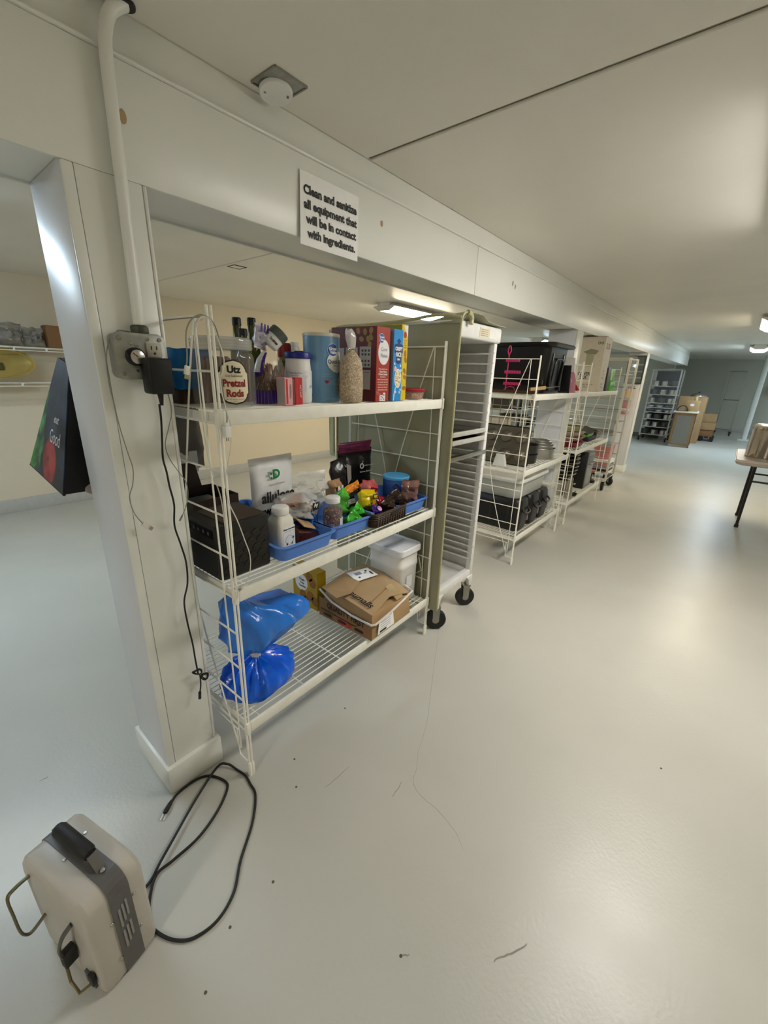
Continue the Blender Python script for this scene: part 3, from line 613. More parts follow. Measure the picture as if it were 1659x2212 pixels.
decal(t,'recycle_mark',[(-.019,-.014),(.019,-.014),(.019,.018),(.004,.018),(.004,.009),(-.019,.009)],LB,(.046,-.0003,.016),FR,.0003)
for dx,dy in ((-.009,.003),(.009,.009),(-.009,-.007),(.009,-.007),(.0,-.001)): decal(t,'recycle_glyph',[(-.004,-.002),(.004,-.002),(0,.004)],INK,(.046+dx,-.0008,.016+dy),FR,.0003)
FLK = mat('flake_gold','9a7a3a',.5,var=.15,scale=60)
for y_,z_,r_ in ((.058,.258,.2),(.042,.232,.3),(.028,.262,-.2),(.028,.238,.6),(.075,.232,1.2),(.034,.212,-.3),(.092,.262,.5)): decal(t,'flake_picture',ell(.0095,.0125,12,0,0,r_),FLK,(-.0003,y_,z_),LF,.0004)
GP = mat('panel_greige','b3a79b',.5)
for y_,w2,z0,z1 in ((.055,.056,.128,.205),(.125,.062,.122,.202),(.055,.056,.045,.118),(.185,.04,.05,.2)):
    decal(t,'info_panel',rect(w2,z1-z0),GP,(-.0003,y_,(z0+z1)/2),LF,.0004)
for k in range(4):
    for q in range(3): decal(t,'info_mark',rect(.009,.008),mat('print_darkgrey','3c3c3c',.5),(-.0008,.037+.016*q,.19-.014*k-(.01 if k>1 else 0)),LF,.0003)
text(t,'Nutrition Facts',.007,INK,(-.0007,.055,.110),LF)
# --- crispy rice
t = thing('cereal_box', 'slim bright blue crispy rice box beside the corn flakes', 'cereal box', (1.384,1.113,TOP), .05)
w_,d_,h_ = .064,.20,.277
MB().box(0,w_,0,d_,0,h_).build('carton', mat('carton_cyan','1c8fd8',.4,var=.02), t, bevel=.001, seg=1); decal(t,'side_panel',rect(d_-.003,h_-.003),mat('carton_greyblue','8e97a0',.5),(0,d_/2,h_/2),LF,.0003)
decal(t,'logo',[(0,.012),(.013,.003),(.010,-.003),(0,-.011),(-.010,-.003),(-.013,.003)],mat('logo_navy','14306e',.45),(.035,0,.232),FR,.0003)
decal(t,'title_badge',[(-.029,.024),(.0,.030),(.029,.024),(.029,-.006),(.018,-.010),(.018,-.044),(0,-.05),(-.018,-.044),(-.018,-.010),(-.029,-.006)],mat('badge_navy','1d3f7d',.45),(.035,-.0001,.196),FR,.0003)
text(t,'CRISPY',.0185,WHITE,(.035,-.0006,.204),FR,bold=.0011,sx=.86); text(t,'RICE',.0215,WHITE,(.035,-.0006,.182),FR,bold=.0012,sx=.82); text(t,'CEREAL',.009,WHITE,(.035,-.0006,.164),FR,bold=.0006,sx=.7)
decal(t,'spoon_picture',ell(.0235,.038,26),mat('cereal_white','ecead8',.5),(.036,-.0003,.090),FR,.0003); decal(t,'rice_picture',ell(.0185,.032,26),speckle('rice_print',['d8b45e','efe6c8','b98a3c','f4efdf'],260,.6,.1),(.036,-.0007,.090),FR,.0003)
decal(t,'spoon_handle',[(.0,.0),(-.004,.0),(-.014,-.03),(-.016,-.055),(-.012,-.055),(-.006,-.026)],LB,(.024,-.0003,.055),FR,.0003)
for dx,dz,r_ in ((.010,.147,.3),(.052,.140,.2),(.016,.133,.6),(.056,.122,.1),(.014,.122,-.3),(.056,.045,.4),(.050,.034,.2),(.024,.036,.5)): decal(t,'grain_picture',ell(.0042,.0058,8,0,0,r_),LB,(dx,-.0003,dz),FR,.0003)
decal(t,'tag_picture',rect(.02,.010),mat('tag_pink','e7b7c0',.5),(.018,-.0003,.128),FR,.0003)
# --- yellow box behind
t = thing('cereal_box', 'yellow cereal box standing behind the blue and red boxes', 'cereal box', (1.456,1.130,TOP), .06)
w_,d_,h_=.046,.24,.302
MB().box(0,w_,0,d_,0,h_).build('carton', mat('carton_yellow','e0c21c',.42,var=.03), t, bevel=.001, seg=1); decal(t,'side_panel',rect(d_-.004,h_-.004),mat('carton_olive','a39318',.45),(0,d_/2,h_/2),LF,.0003)
text(t,'CLUSTER',.03,INK,(-.0004,.11,.258),LF,bold=.0012,sx=.8); decal(t,'corner_panel',[(.0,.0),(.03,.0),(.03,-.045),(.006,-.012)],LB,(.014,0,.298),FR,.0003); decal(t,'medallion',ell(.011,.013,18),mat('medal_red','b03a24',.5),(.024,-.0001,.262),FR,.0003)
for k in range(4): text(t,('HONEY','OATS','& MORE','CRUNCH')[k],.008,RED,(.026,-.0001,.24-.009*k),FR,sx=.8)
for k,z_ in enumerate((.19,.165,.12,.095,.05)): decal(t,'cluster_picture',ell(.009,.014,14,0,0,.4*k),mat('cluster_brown','a8722c',.55,var=.2,scale=60),(.030+.004*(k%2),-.0001,z_),FR,.0003)
# --- red lid container
t = thing('food_container', 'shallow round clear food container with red lid', 'container', (1.625,1.205,TOP)); R=.074
MB().lathe([(R*.86,0),(R*.9,.003),(R*.97,.034)],32,cap1=False).build('bowl', mat('bowl_clear','d8b7ae',.15,alpha=.4), t); MB().lathe([(R*.80,.003),(R*.90,.026)],32).build('crumbs', speckle('crumb_mix',['a8643a','d8b48a','c47a52','e8d8b8','7a3a24'],160,.6,.8), t)
MB().lathe([(R*1.02,.033),(R*1.03,.041),(R*.98,.046),(R*.9,.044)],32).build('lid', mat('lid_crimson','a51f2c',.35), t)

# ================================================================ charger cables over the top of the first unit
lo = Vector((.585,1.066,1.56))
t = thing('phone_charger', 'white phone charger hanging by its looped cable from the shelf post', 'charger', tuple(lo))
def rel(L,o=lo): return [tuple(Vector(p)-o) for p in L]
Yc = 1.06
MB().tube(spline(rel([(0.5064,1.0600,1.4132),(0.5143,1.0600,1.4508),(0.5184,1.0600,1.5032),(0.5333,1.0600,1.5333),(0.5570,1.0580,1.5480),(0.5790,1.0560,1.5421),(0.5935,1.0550,1.5223),(0.6014,1.0550,1.4773),(0.5972,1.0550,1.4094),(0.5993,1.0550,1.3510),(0.6032,1.0550,1.3086),(0.6007,1.0550,1.2828)]),6),.0019,8).build('cord', GCAB, t)
usb(t, tuple(Vector((0.5129,1.0600,1.4295))-lo), (-.25,0,-1), (1,0,-.25))
p = Vector((0.5988,1.0550,1.2630))-lo
MB().box(p.x-.0085,p.x+.0085,p.y-.010,p.y+.010,p.z-.016,p.z+.014).build('charger_block', WHITE, t, bevel=.002)
MB().box(p.x-.005,p.x+.005,p.y-.005,p.y+.005,p.z+.014,p.z+.024).build('plug_body', WHITE, t, bevel=.0015)
for dx in (-.003,.003): MB().box(p.x+dx-.0006,p.x+dx+.0006,p.y-.002,p.y+.002,p.z-.026,p.z-.016).build('prong', STEEL, t)
t = thing('charging_cable', 'white charging cable trailing down past the black speaker to the shelf lip', 'cable', tuple(lo))
MB().tube(spline(rel([(0.5373,1.0600,1.4891),(0.5445,1.0600,1.5211),(0.5607,1.0570,1.5443),(0.5827,1.0550,1.5361),(0.5960,1.0550,1.4988),(0.6055,1.0500,1.4440),(0.5894,1.0500,1.3865),(0.6009,1.0500,1.3152),(0.6091,1.0500,1.2715),(0.6024,1.0500,1.2151),(0.5838,1.0500,1.1525),(0.5786,1.0500,1.1135),(0.5825,1.0500,1.0650),(0.5989,1.0400,1.0073),(0.6133,1.0350,0.9463),(0.6244,1.0300,0.8914),(0.6231,1.0350,0.8356),(0.6099,1.0450,0.7939)]),6),.0016,8).build('cord', WCAB, t)
usb(t, tuple(Vector((0.6097,1.0450,0.7908))-lo), (-.9,0,-.35), (.3,.9,0), L=.016)
cable('grey_cable',[(0.5348,1.2120,1.5402),(0.5523,1.1500,1.5436),(0.5688,1.0700,1.5458)],.0015,GCAB,'thin grey cable strung from the column to the top of the shelf post')
cable('bundled_cable',[(0.5788,1.0900,1.5415),(0.5614,1.1000,1.5241),(0.5577,1.1000,1.4189),(0.5494,1.0850,1.3027),(0.5552,1.0850,1.1771),(0.5770,1.0800,1.0664),(0.5764,1.0700,0.9097),(0.5784,1.0650,0.8337),(0.5893,1.0600,0.7804),(0.5894,1.0620,0.7502),(0.5743,1.0650,0.7391)],.0017,WCAB,'pale cable running down inside the end frame of the nearest shelving unit')

# ================================================================ middle shelf of the first unit
def tray(name, label, loc, w_, d_, h_, m=TRAY, cat='tray', rz=0., group=None, rim=.010):
    t = thing(name, label, cat, loc, rz, group)
    th = .003; L = []
    for s,z in ((.92,0),(1.0,h_)): L.append(rr(w_*s,d_*s,.028,5,0,0,z))
    L += [rr(w_+2*rim,d_+2*rim,.034,5,0,0,h_), rr(w_+2*rim,d_+2*rim,.034,5,0,0,h_+.004), rr(w_-2*th,d_-2*th,.026,5,0,0,h_+.004), rr((w_)*.92-2*th,(d_)*.92-2*th,.024,5,0,0,th)]
    MB().loft(L).build('tray_shell', m, t)
    return t
g = 'blue plastic trays on the middle shelf'
tray('blue_tray','blue plastic tray holding the white shaker, beside the black speaker',(.935,1.270,MID),.262,.30,.056,group=g)
tray('blue_tray','blue plastic tray holding the brown sprinkle jar and green bags',(1.200,1.285,MID),.250,.29,.056,group=g)
tray('blue_tray','blue plastic tray under the hot cocoa can at the shelf end',(1.612,1.290,MID),.240,.32,.056,group=g)
tray('blue_tray','blue plastic tray at the back of the middle shelf behind the speaker',(.86,1.545,MID),.28,.19,.085,group=g)
# --- speaker
t = thing('speaker', 'black cube speaker with patterned sides on the middle shelf', 'speaker', (.690,1.258,MID), .02)
SPK = mat('speaker_black','15130f',.5,var=.2,scale=12)
MB().loft([rr(.198,.206,.022,5,0,0,z) for z in (.0,.012)]).build('speaker_foot', mat('speaker_foot','24211c',.5), t, bevel=.003)
MB().loft([rr(s*.200,s*.208,.026,6,0,0,z) for s,z in ((.99,.008),(1,.014),(1,.178),(.985,.186))]).build('speaker_body', SPK, t)
MB().loft([rr(.150,.168,.010,4,.012,0,z) for z in (.184,.189)]).build('top_grille', mat('grille_brown','3a2a1a',.6,var=.3,scale=300,bump=.6,bscale=500), t, bevel=.001, seg=1)
HEX = mat('speaker_facet','1e1a14',.55,var=.25,scale=40)
for i in range(5):      # raised rhombic cells on the side facing the room
    for k in range(5):
        cx = -.072+.036*i+(.018 if k%2 else 0); cz = .028+.026*k
        if abs(cx)>.082: continue
        for q,pl in enumerate(([(0,0),(.0155,.009),(.0155,.0),(0,-.009)],[(0,0),(-.0155,.009),(-.0155,0),(0,-.009)],[(0,.0015),(.0145,.010),(0,.0185),(-.0145,.010)])):
            MB().prism([(a,b) for a,b in pl],(cx,-.104,cz),*FR[:2],FR[2],.0012+.0006*q).build('side_facet', HEX, t)
for k in range(4): MB().lathe([(.006,0),(.006,.003)],12).build('control_button', mat('button_grey','4a4844',.3), t, loc=(-.100,-.05+.03*k,.155), rot=(0,-PI/2,0))
MB().prism(rect(.15,.03),(-.1,0,.155),*LF[:2],LF[2],.0012).build('control_strip', mat('strip_gloss','0b0b0b',.15), t)
# --- dark open carton and bits behind the speaker
t = thing('dark_carton', 'dark brown open carton with raised flap behind the speaker', 'carton', (.735,1.51,MID), 0)
DK = mat('carton_dark','2a1a12',.6,var=.15)
for a in ((-.09,.09,-.10,-.096,0,.20),(-.09,.09,.096,.10,0,.20),(-.09,-.086,-.096,.096,0,.20),(.086,.09,-.096,.096,0,.20),(-.086,.086,-.096,.096,0,.004)): MB().box(*a).build('panel', DK, t)
MB().prism([(0,0),(.12,.0),(.105,.095),(.03,.10)],(-.075,.098,.2),(1,0,0),(0,.1,.995),(0,-1,0),.003).build('flap', DK, t)
MB().box(-.088,.02,-.094,.0,.0,.19).build('inner_pack', BLACK, t, bevel=.004)
t = thing('brown_carton', 'small brown carton wedged between the column and the speaker', 'carton', (.615,1.47,MID), 0)
MB().box(-.02,.02,-.08,.05,0,.125).build('carton_body', mat('carton_brown','6a4526',.6), t, bevel=.001, seg=1); MB().box(-.0205,.0205,-.0805,.0505,.118,.1255).build('tape', mat('tape_tan','8a6a45',.4), t)
# --- sweetener pouch
t = thing('sweetener_pouch', 'tall white foil sweetener pouch standing at the back of the tray', 'pouch', (.965,1.385,MID+.006), .05)
SIL = mat('foil_white','e2e3e3',.32,var=.08,scale=14,bump=.35,bscale=18)
pillow('pouch_film',.215,.325,.05,SIL,t,seed=11,crumple=.06,n=20,crimp=.05)
ps = lambda u,v:(u,-.030,v)
text(t,':D',.050,mat('print_green','0f7a3c',.5),(-.01,-.0345,.258),FR,bold=.002); text(t,'SPECIAL SUPPLEMENT',.0085,INK,(-.002,-.0345,.218),FR)
text(t,'allulose',.058,INK,(.002,-.0345,.168),FR,bold=.0022,sx=.95); text(t,'sweetener',.046,INK,(.004,-.0365,.115),FR,bold=.0016,sx=.95)
MB().box(-.1,.1,-.006,-.004,.298,.302).build('zip_seal', mat('foil_seal','b9bbbb',.3), t)
# --- white shaker
t = thing('sugar_shaker', 'square white shaker bottle with round white cap and black print', 'bottle', (.868,1.205,MID+.006), .12)
MB().loft([rr(.078*s,.070*s,.014,5,0,0,z) for s,z in ((.95,0),(1,.006),(1,.115),(.94,.132),(.72,.146),(.70,.150))]).build('bottle_body', mat('sugar_white','e0ddd0',.35,var=.03), t)
MB().lathe([(.031,.150),(.032,.153),(.032,.174),(.029,.179)],28).build('cap', WHITE, t, bevel=.001, seg=1)
decal(t,'label',rect(.058,.104),LB,(.006,-.0352,.055),FR,.0004)
text(t,'Shape Crumbles',.0085,INK,(.006,-.0358,.097),FR,bold=.0003); text(t,'Natural Sugar Cane',.006,GRY,(.006,-.0358,.088),FR)
MB().tube([(.006+.019*math.cos(a),-.0360,.052+.019*math.sin(a)) for a in [2*PI*i/28 for i in range(28)]],.0005,5,closed=True).build('print_circle', GRY, t)
for a in (.35,-.9,-2.3):
    x,z = .006+.019*math.cos(a), .052+.019*math.sin(a); decal(t,'print_arrow',[(-.006,-.002),(.002,-.004),(.005,.002),(.001,.006),(-.001,.001)],INK,(x,-.0362,z),FR,.0003)
text(t,'CRYSTALS',.005,INK,(-.006,-.0358,.020),FR); text(t,'FINE',.005,INK,(.024,-.0358,.024),FR)
# --- clear bag with orange ends and black mark
t = thing('snack_bag', 'clear bag of orange packets with a black square mark', 'bag', (1.02,1.30,MID+.065), 0)
pillow('bag_film',.20,.13,.08,CLEARF,t,seed=21,crumple=.3,ragged=1.)
pillow('orange_packet',.13,.05,.04,mat('packet_orange','a8602a',.4,var=.3,scale=25),t,seed=22,crumple=.25,loc=(-.02,.01,.055),rot=(0,-.25,0))
pillow('white_packet',.10,.075,.04,mat('packet_white','d9d2c8',.35,var=.15,scale=25),t,seed=23,crumple=.2,loc=(.035,-.02,.012),rot=(0,.35,0))
decal(t,'black_mark',[(-.016,-.016),(.016,-.016),(.016,.016),(-.016,.016)],INK,(.05,-.058,.065),FR,.0006); text(t,'M',.024,WHITE,(.05,-.0590,.067),FR,rot=-.35,bold=.001)
# --- dark brown chocolate pack in first tray
t = thing('chocolate_pack', 'dark brown chocolate pack with tan top lying in the first tray', 'pack', (.985,1.215,MID+.006), .25)
MB().add([(-.07,-.03,0),(.06,-.03,0),(.06,.045,0),(-.07,.045,0),(-.065,-.028,.07),(.04,-.028,.035),(.04,.04,.055),(-.065,.04,.095)],[(3,2,1,0),(4,5,6,7),(0,1,5,4),(1,2,6,5),(2,3,7,6),(3,0,4,7)]).build('pack_body', mat('choc_brown','3b1710',.25,var=.3,scale=40,bump=.4,bscale=60), t, bevel=.006)
MB().add([(-.03,-.02,.076),(.045,-.025,.042),(.065,.02,.055),(-.01,.035,.092),(-.03,-.02,.082),(.045,-.025,.048),(.065,.02,.061),(-.01,.035,.098)],[(3,2,1,0),(4,5,6,7),(0,1,5,4),(1,2,6,5),(2,3,7,6),(3,0,4,7)]).build('pack_top', mat('kraft_tan','b79a6c',.6), t, bevel=.002)
pillow('black_sachet',.035,.085,.02,mat('sachet_black','191717',.3,var=.3,scale=50),seed=31,crumple=.2,loc=(.957,1.29,MID+.04),rot=(0,.1,.3)); tag(bpy.data.objects['black_sachet'],'narrow black and white sachet standing behind the chocolate pack','sachet')
MB().box(-.008,.008,-.014,-.012,.02,.07).build('print_panel', WHITE, bpy.data.objects['black_sachet'])
t = thing('round_tub', 'grey blue round tub lid leaning behind the chocolate pack', 'lid', (1.035,1.345,MID+.055), 0); t.rotation_euler=(1.25,0,.2)
MB().lathe([(.048,0),(.05,.004),(.05,.012),(.044,.014)],28).build('lid_disc', mat('lid_greyblue','6f7f8c',.4), t); MB().tube([(.046*math.cos(a),.046*math.sin(a),.014) for a in [2*PI*i/28 for i in range(28)]],.003,6,closed=True).build('lid_rim', mat('lid_greyblue','6f7f8c',.4), t)
# --- sprinkle jar
t = thing('sprinkle_jar', 'clear jar of chocolate sprinkles with white cap and nutrition label', 'jar', (1.150,1.225,MID+.006), 0); R=.042
MB().lathe([(R*.95,.001),(R*.97,.006),(R*.97,.085),(R*.9,.098)],28).build('sprinkles', speckle('sprinkle_mix',['4a1d15','3a140f','7a4030','5b261b','b98a70','2d0f0b'],170,.5,.9), t)
MB().lathe([(R,0),(R,.095),(R*.88,.116),(R*.70,.126),(R*.70,.132)],28,cap1=False).build('jar_body', mat('jar_clear','d8d8d2',.08,alpha=.25), t)
MB().lathe([(R*.76,.128),(R*.77,.131),(R*.77,.150),(R*.70,.154)],26).build('cap', WHITE, t, bevel=.001, seg=1)
patch_cyl(t,'label',lambda u:.0,lambda u:.052,.004,.066,R+.001,-PI/2+.05,LB,4,8)
for k in range(7): text_cyl(t,('Nutrition Facts','Calories 60','Total Fat 3g','Sodium 0mg','Carbs 9g','Sugars 8g','Protein 0g')[k],.0065 if k else .0078,INK,R+.0018,-PI/2+.05+.026/R,.060-.008*k,sx=.8)
# --- soft bags behind
pillow('clear_bag',.28,.185,.13,CLEARF,seed=41,crumple=.25,loc=(1.17,1.45,MID+.03),rot=(0,.05,.1),ragged=1.); tag(bpy.data.objects['clear_bag'],'large crumpled clear bag at the back of the middle shelf','bag')
o=pillow('blue_bag',.16,.10,.07,mat('film_blue2','2f6cc0',.25,var=.2,scale=20,bump=.4,bscale=30),seed=43,crumple=.25,loc=(1.085,1.415,MID+.05),rot=(0,.3,.2)); tag(o,'bright blue crumpled bag tucked under the clear bag','bag')
o=pillow('blue_bag',.10,.12,.06,mat('film_blue2','2f6cc0',.25),seed=47,crumple=.3,loc=(1.075,1.30,MID+.02),rot=(0,-.1,-.5)); tag(o,'deep blue crumpled bag left of the sprinkle jar','bag')
GRN = mat('film_green','5fc544',.3,var=.3,scale=14,bump=.4,bscale=25)
for k,(w_,h_,x,y,z,ry,rz,lb) in enumerate(((.085,.135,1.265,1.30,.02,.25,.5,'light green crumpled bag standing in the second tray'),(.11,.08,1.275,1.205,.012,-.5,.3,'bright green crumpled bag at the front of the second tray'))):
    o = pillow('green_bag',w_,h_,.055,GRN if k==0 else mat('film_green2','3fb02e',.25,var=.4,scale=18,bump=.4,bscale=25),seed=51+k,crumple=.28,loc=(x,y,MID+z),rot=(0,ry,rz),ragged=1.); tag(o,lb,'bag','green candy bags in the tray')
o = pillow('candy_bag',.115,.10,.05,mat('film_yellow','dcc313',.28,var=.15,scale=18,bump=.3,bscale=25),seed=61,crumple=.18,loc=(1.365,1.235,MID+.045),rot=(0,.22,.15)); tag(o,'yellow candy bag with dark print in the woven basket','bag')
decal(o,'print_badge',rect(.045,.022),INK,(.018,-.036,.072),FR,.0006); text(o,'MIX',.018,mat('print_yellow','e8d84a',.5),(.018,-.0370,.072),FR,bold=.0008); decal(o,'print_figure',ell(.012,.016,14),mat('print_orange','d8771e',.5),(.012,-.036,.038),FR,.0006); decal(o,'print_figure',ell(.007,.014,12),mat('print_brown','5a3b22',.6),(.036,-.036,.034),FR,.0006)
o = pillow('candy_bag',.12,.06,.035,mat('film_orange','e08a1e',.3,var=.15,scale=18),seed=63,crumple=.2,loc=(1.40,1.355,MID+.085),rot=(0,-.2,.1)); tag(o,'orange topped candy bag behind the yellow one','bag')
decal(o,'print_band',rect(.11,.022),INK,(0,-.022,.02),FR,.0006)
o = pillow('candy_bag',.105,.13,.06,mat('film_red','b22227',.28,var=.35,scale=10,bump=.3,bscale=22,col2='c98a86'),seed=65,crumple=.28,loc=(1.462,1.31,MID+.03),rot=(0,.15,.1),ragged=1.); tag(o,'torn red and pink candy bag beside the cocoa can','bag')
o = pillow('candy_bag',.07,.04,.02,PUR,seed=67,crumple=.2,loc=(1.372,1.165,MID+.045),rot=(-.5,.35,.1)); tag(o,'small purple candy packet lying at the basket rim','packet'); decal(o,'print_oval',ell(.02,.011,16),mat('print_lilac','d8a9dc',.5),(.008,-.014,.02),FR,.0006)
o = pillow('candy_bag',.06,.05,.02,mat('film_crimson','b01a2c',.3),seed=68,crumple=.25,loc=(1.452,1.20,MID+.05),rot=(-.3,.3,.2)); tag(o,'small crimson candy packet in the basket','packet')
o = pillow('candy_bag',.05,.04,.02,mat('film_green3','3a8a2a',.3),seed=69,crumple=.25,loc=(1.405,1.21,MID+.05),rot=(-.3,-.2,.2)); tag(o,'tiny green candy packet between the purple and crimson ones','packet')
o = pillow('chocolate_bag',.14,.085,.05,mat('film_darkbrown','2e211a',.22,var=.3,scale=30,bump=.4,bscale=40),seed=71,crumple=.3,loc=(1.505,1.180,MID+.03),rot=(0,-.35,.1)); tag(o,'dark brown crinkled bag at the right of the woven basket','bag')
o = pillow('kraft_bag',.085,.10,.06,mat('kraft','a98662',.6,var=.1),seed=73,crumple=.1,loc=(1.35,1.43,MID+.06),rot=(0,0,.1)); tag(o,'small kraft paper bag behind the orange candy bag','bag'); decal(o,'label',rect(.04,.025),LB,(.012,-.034,.06),FR,.0006)
# --- black pouches
t = thing('coffee_pouch', 'black pouch with magenta top and white print at the back', 'pouch', (1.575,1.505,MID), -.1)
pillow('pouch_film',.235,.275,.06,mat('pouch_black','100e10',.3,var=.3,scale=20),t,seed=81,crumple=.08); pillow('magenta_top',.236,.058,.012,mat('pouch_magenta','7c2b57',.3,var=.25,scale=14,bump=.3,bscale=25),t,seed=82,crumple=.2,loc=(0,-.002,.255),crimp=.0)
MB().tube([(.02+.011*math.cos(a),-.036,.185+.012*math.sin(a)) for a in [2*PI*i/18 for i in range(18)]],.0032,6,closed=True).build('print_logo', WHITE, t); MB().tube([(.022,-.036,.197),(.028,-.036,.212)],.0014,6).build('print_stem', WHITE, t)
text(t,'modern pantry',.012,WHITE,(.065,-.0385,.187),FR); text(t,'kitchen delivery',.013,WHITE,(.045,-.0395,.155),FR)
o = pillow('black_pouch',.13,.24,.05,mat('pouch_black2','17151a',.25,var=.3,scale=16,col2='3a3636'),seed=84,crumple=.2,loc=(1.45,1.475,MID+.01),rot=(0,-.12,.1)); tag(o,'narrow glossy black pouch left of the magenta topped one','pouch'); decal(o,'print_panel',[(0,0),(.03,.02),(.035,.09),(.0,.11)],mat('pouch_silver','9a9490',.3),(.02,-.034,.10),FR,.0006)
# --- woven basket
t = thing('woven_basket', 'small dark brown woven basket of candy at the front of the shelf', 'basket', (1.415,1.205,MID), .03)
WV = mat('weave_brown','3e2c20',.5,var=.2,scale=30,bump=.3,bscale=120)
MB().loft([rr(.235,.165,.022,5,0,0,.0),rr(.25,.18,.026,5,0,0,.062),rr(.242,.172,.024,5,0,0,.062),rr(.228,.158,.02,5,0,0,.004)]).build('basket_shell', WV, t)
for k in range(7):
    s = k/6; MB().tube([p for p in rr(.237+.015*s,.167+.015*s,.024,4,0,0,.005+.0088*k)], .0042, 6, closed=True, flat=.7).build('weave_band', WV, t)
MB().tube(rr(.254,.184,.028,5,0,0,.064),.005,7,closed=True).build('rim', WV, t)
for k in range(12): MB().box(-.105+.019*k,-.099+.019*k,-.0925,-.085,.004,.062).build('stake', WV, t)
for k in range(7): MB().box(-.1275,-.12,-.06+.019*k,-.054+.019*k,.004,.062).build('stake', WV, t)
MB().prism([(q[0],q[1]) for q in rr(.055,.018,.009,4)],(.02,-.0935,.047),*FR[:2],FR[2],.002).build('grip_slot', BLACK, t)
# --- cocoa can
t = thing('cocoa_can', 'blue cocoa can with light blue lid in the end tray', 'can', (1.628,1.262,MID+.006), 0); R=.066
MB().lathe([(R*.99,0),(R,.004),(R,.148),(R*.99,.150)],36).build('can_body', mat('can_blue','1f4f96',.3,var=.15,scale=14), t)
MB().lathe([(R*1.04,.148),(R*1.05,.158),(R*1.0,.161),(R*.88,.157)],36).build('lid', mat('lid_sky','4fa3d6',.35), t)
A=-PI/2-.55; f0,f1 = blob(.010,.05); patch_cyl(t,'red_swirl',f0,f1,.004,.058,R+.0008,A,mat('swirl_red','b3232b',.35),12,8)
text_cyl(t,'SWISS MISS',.030,WHITE,R+.0016,A+.018/R,.072,bold=.001,sx=.62); text_cyl(t,'Milk Chocolate',.014,WHITE,R+.0018,A+.018/R,.040,bold=.0006,sx=.8)
MB().add([((R+.001)*math.cos(A+u/R),(R+.001)*math.sin(A+u/R),.115+v) for u,v in ((-.04,.0),(-.022,.018),(-.006,.002),(-.024,-.018))],[(0,1,2,3)]).build('choc_picture', mat('choc_brown','3b1710',.3), t)
o = pillow('brown_wrapper',.105,.125,.03,mat('wrapper_brown','7b5a52',.15,var=.25,scale=20,alpha=.85,bump=.5,bscale=25),seed=91,crumple=.3,loc=(1.615,1.168,MID+.035),rot=(0,.1,-.35),ragged=1.); tag(o,'shiny translucent brown wrapper leaning on the cocoa can','wrapper')

# ================================================================ bottom shelf of the first unit
t = thing('blue_trash_bag', 'bright blue plastic bag tied in the middle on the bottom shelf', 'bag', (.722,1.225,LOW), 0)
BB = mat('bag_blue','0f5fdc',.16,var=.3,scale=9,bump=1.,bscale=38)
BT = mat('bag_blue_thin','1f7ee6',.16,var=.25,scale=9,bump=1.,bscale=34,alpha=.80)
loops=[]; NS=72
def crink(th,k,sd): return .5*abs(math.sin(th*9+sd+1.3*math.sin(k*.9)))+.5*vnoise(th*5,k*1.3,0,sd)
for k,(s,z) in enumerate(((.55,.0),(.92,.003),(1.0,.018),(1.02,.035),(.98,.055),(.90,.075),(.76,.093),(.56,.108),(.34,.120),(.20,.128),(.15,.134),(.13,.146))):
    pl = .16*max(0,min(1,(z-.02)/.09))
    loops.append([(((.126 if math.cos(th)<0 else .165)*s*math.cos(th)*(1+pl*math.sin(th*17+.6*math.sin(3*th))+.06*crink(th,k,2))+.012*(1-s)), .115*s*math.sin(th)*(1+pl*math.sin(th*17+.6*math.sin(3*th))+.05*crink(th,k,5)), z+.010*vnoise(th*3,k,1,7)*(1 if 0<k<8 else 0)+.001) for th in [2*PI*i/NS for i in range(NS)]])
MB().loft(loops).build('bag_bottom', BB, t)
MB().lathe([(.020,.118),(.022,.124),(.022,.146),(.019,.15)],16,(.012,0,0)).build('tie_band', mat('tie_white','cfd0cc',.4), t); MB().box(.03,.055,-.012,-.004,.13,.148).build('tie_tail', mat('tie_white','cfd0cc',.4), t, bevel=.003)
loops=[]; up_=((.13,.146,0,0),(.26,.160,.01,0),(.50,.178,.0,.0),(.74,.20,-.005,.0),(.94,.225,-.002,.0),(1.04,.255,.012,.0),(1.08,.285,.022,.0),(1.0,.315,.02,.01),(.88,.345,-.0,.015),(.72,.372,-.02,.02),(.52,.394,-.035,.02),(.28,.405,-.045,.02))
for k,(s,z,dx,dy) in enumerate(up_):
    L=[]
    for i in range(NS):
        th=2*PI*i/NS; q = 1+.09*math.sin(th*7+k*.5)+.10*crink(th,k,6)+(.10*math.sin(th*19)*(1-s) if k<4 else 0); cx_=math.cos(th)
        L.append((.012+dx+.118*s*cx_*q+(.095*s*cx_**2 if cx_>0 and 3<k<9 else 0), dy+.105*s*math.sin(th)*q, z+.020*vnoise(th*4,k*.9,2,3)*s-(.035*max(0,cx_) if k>5 else 0)))
    loops.append(L)
MB().loft(loops,False,True).build('bag_top', BT, t)
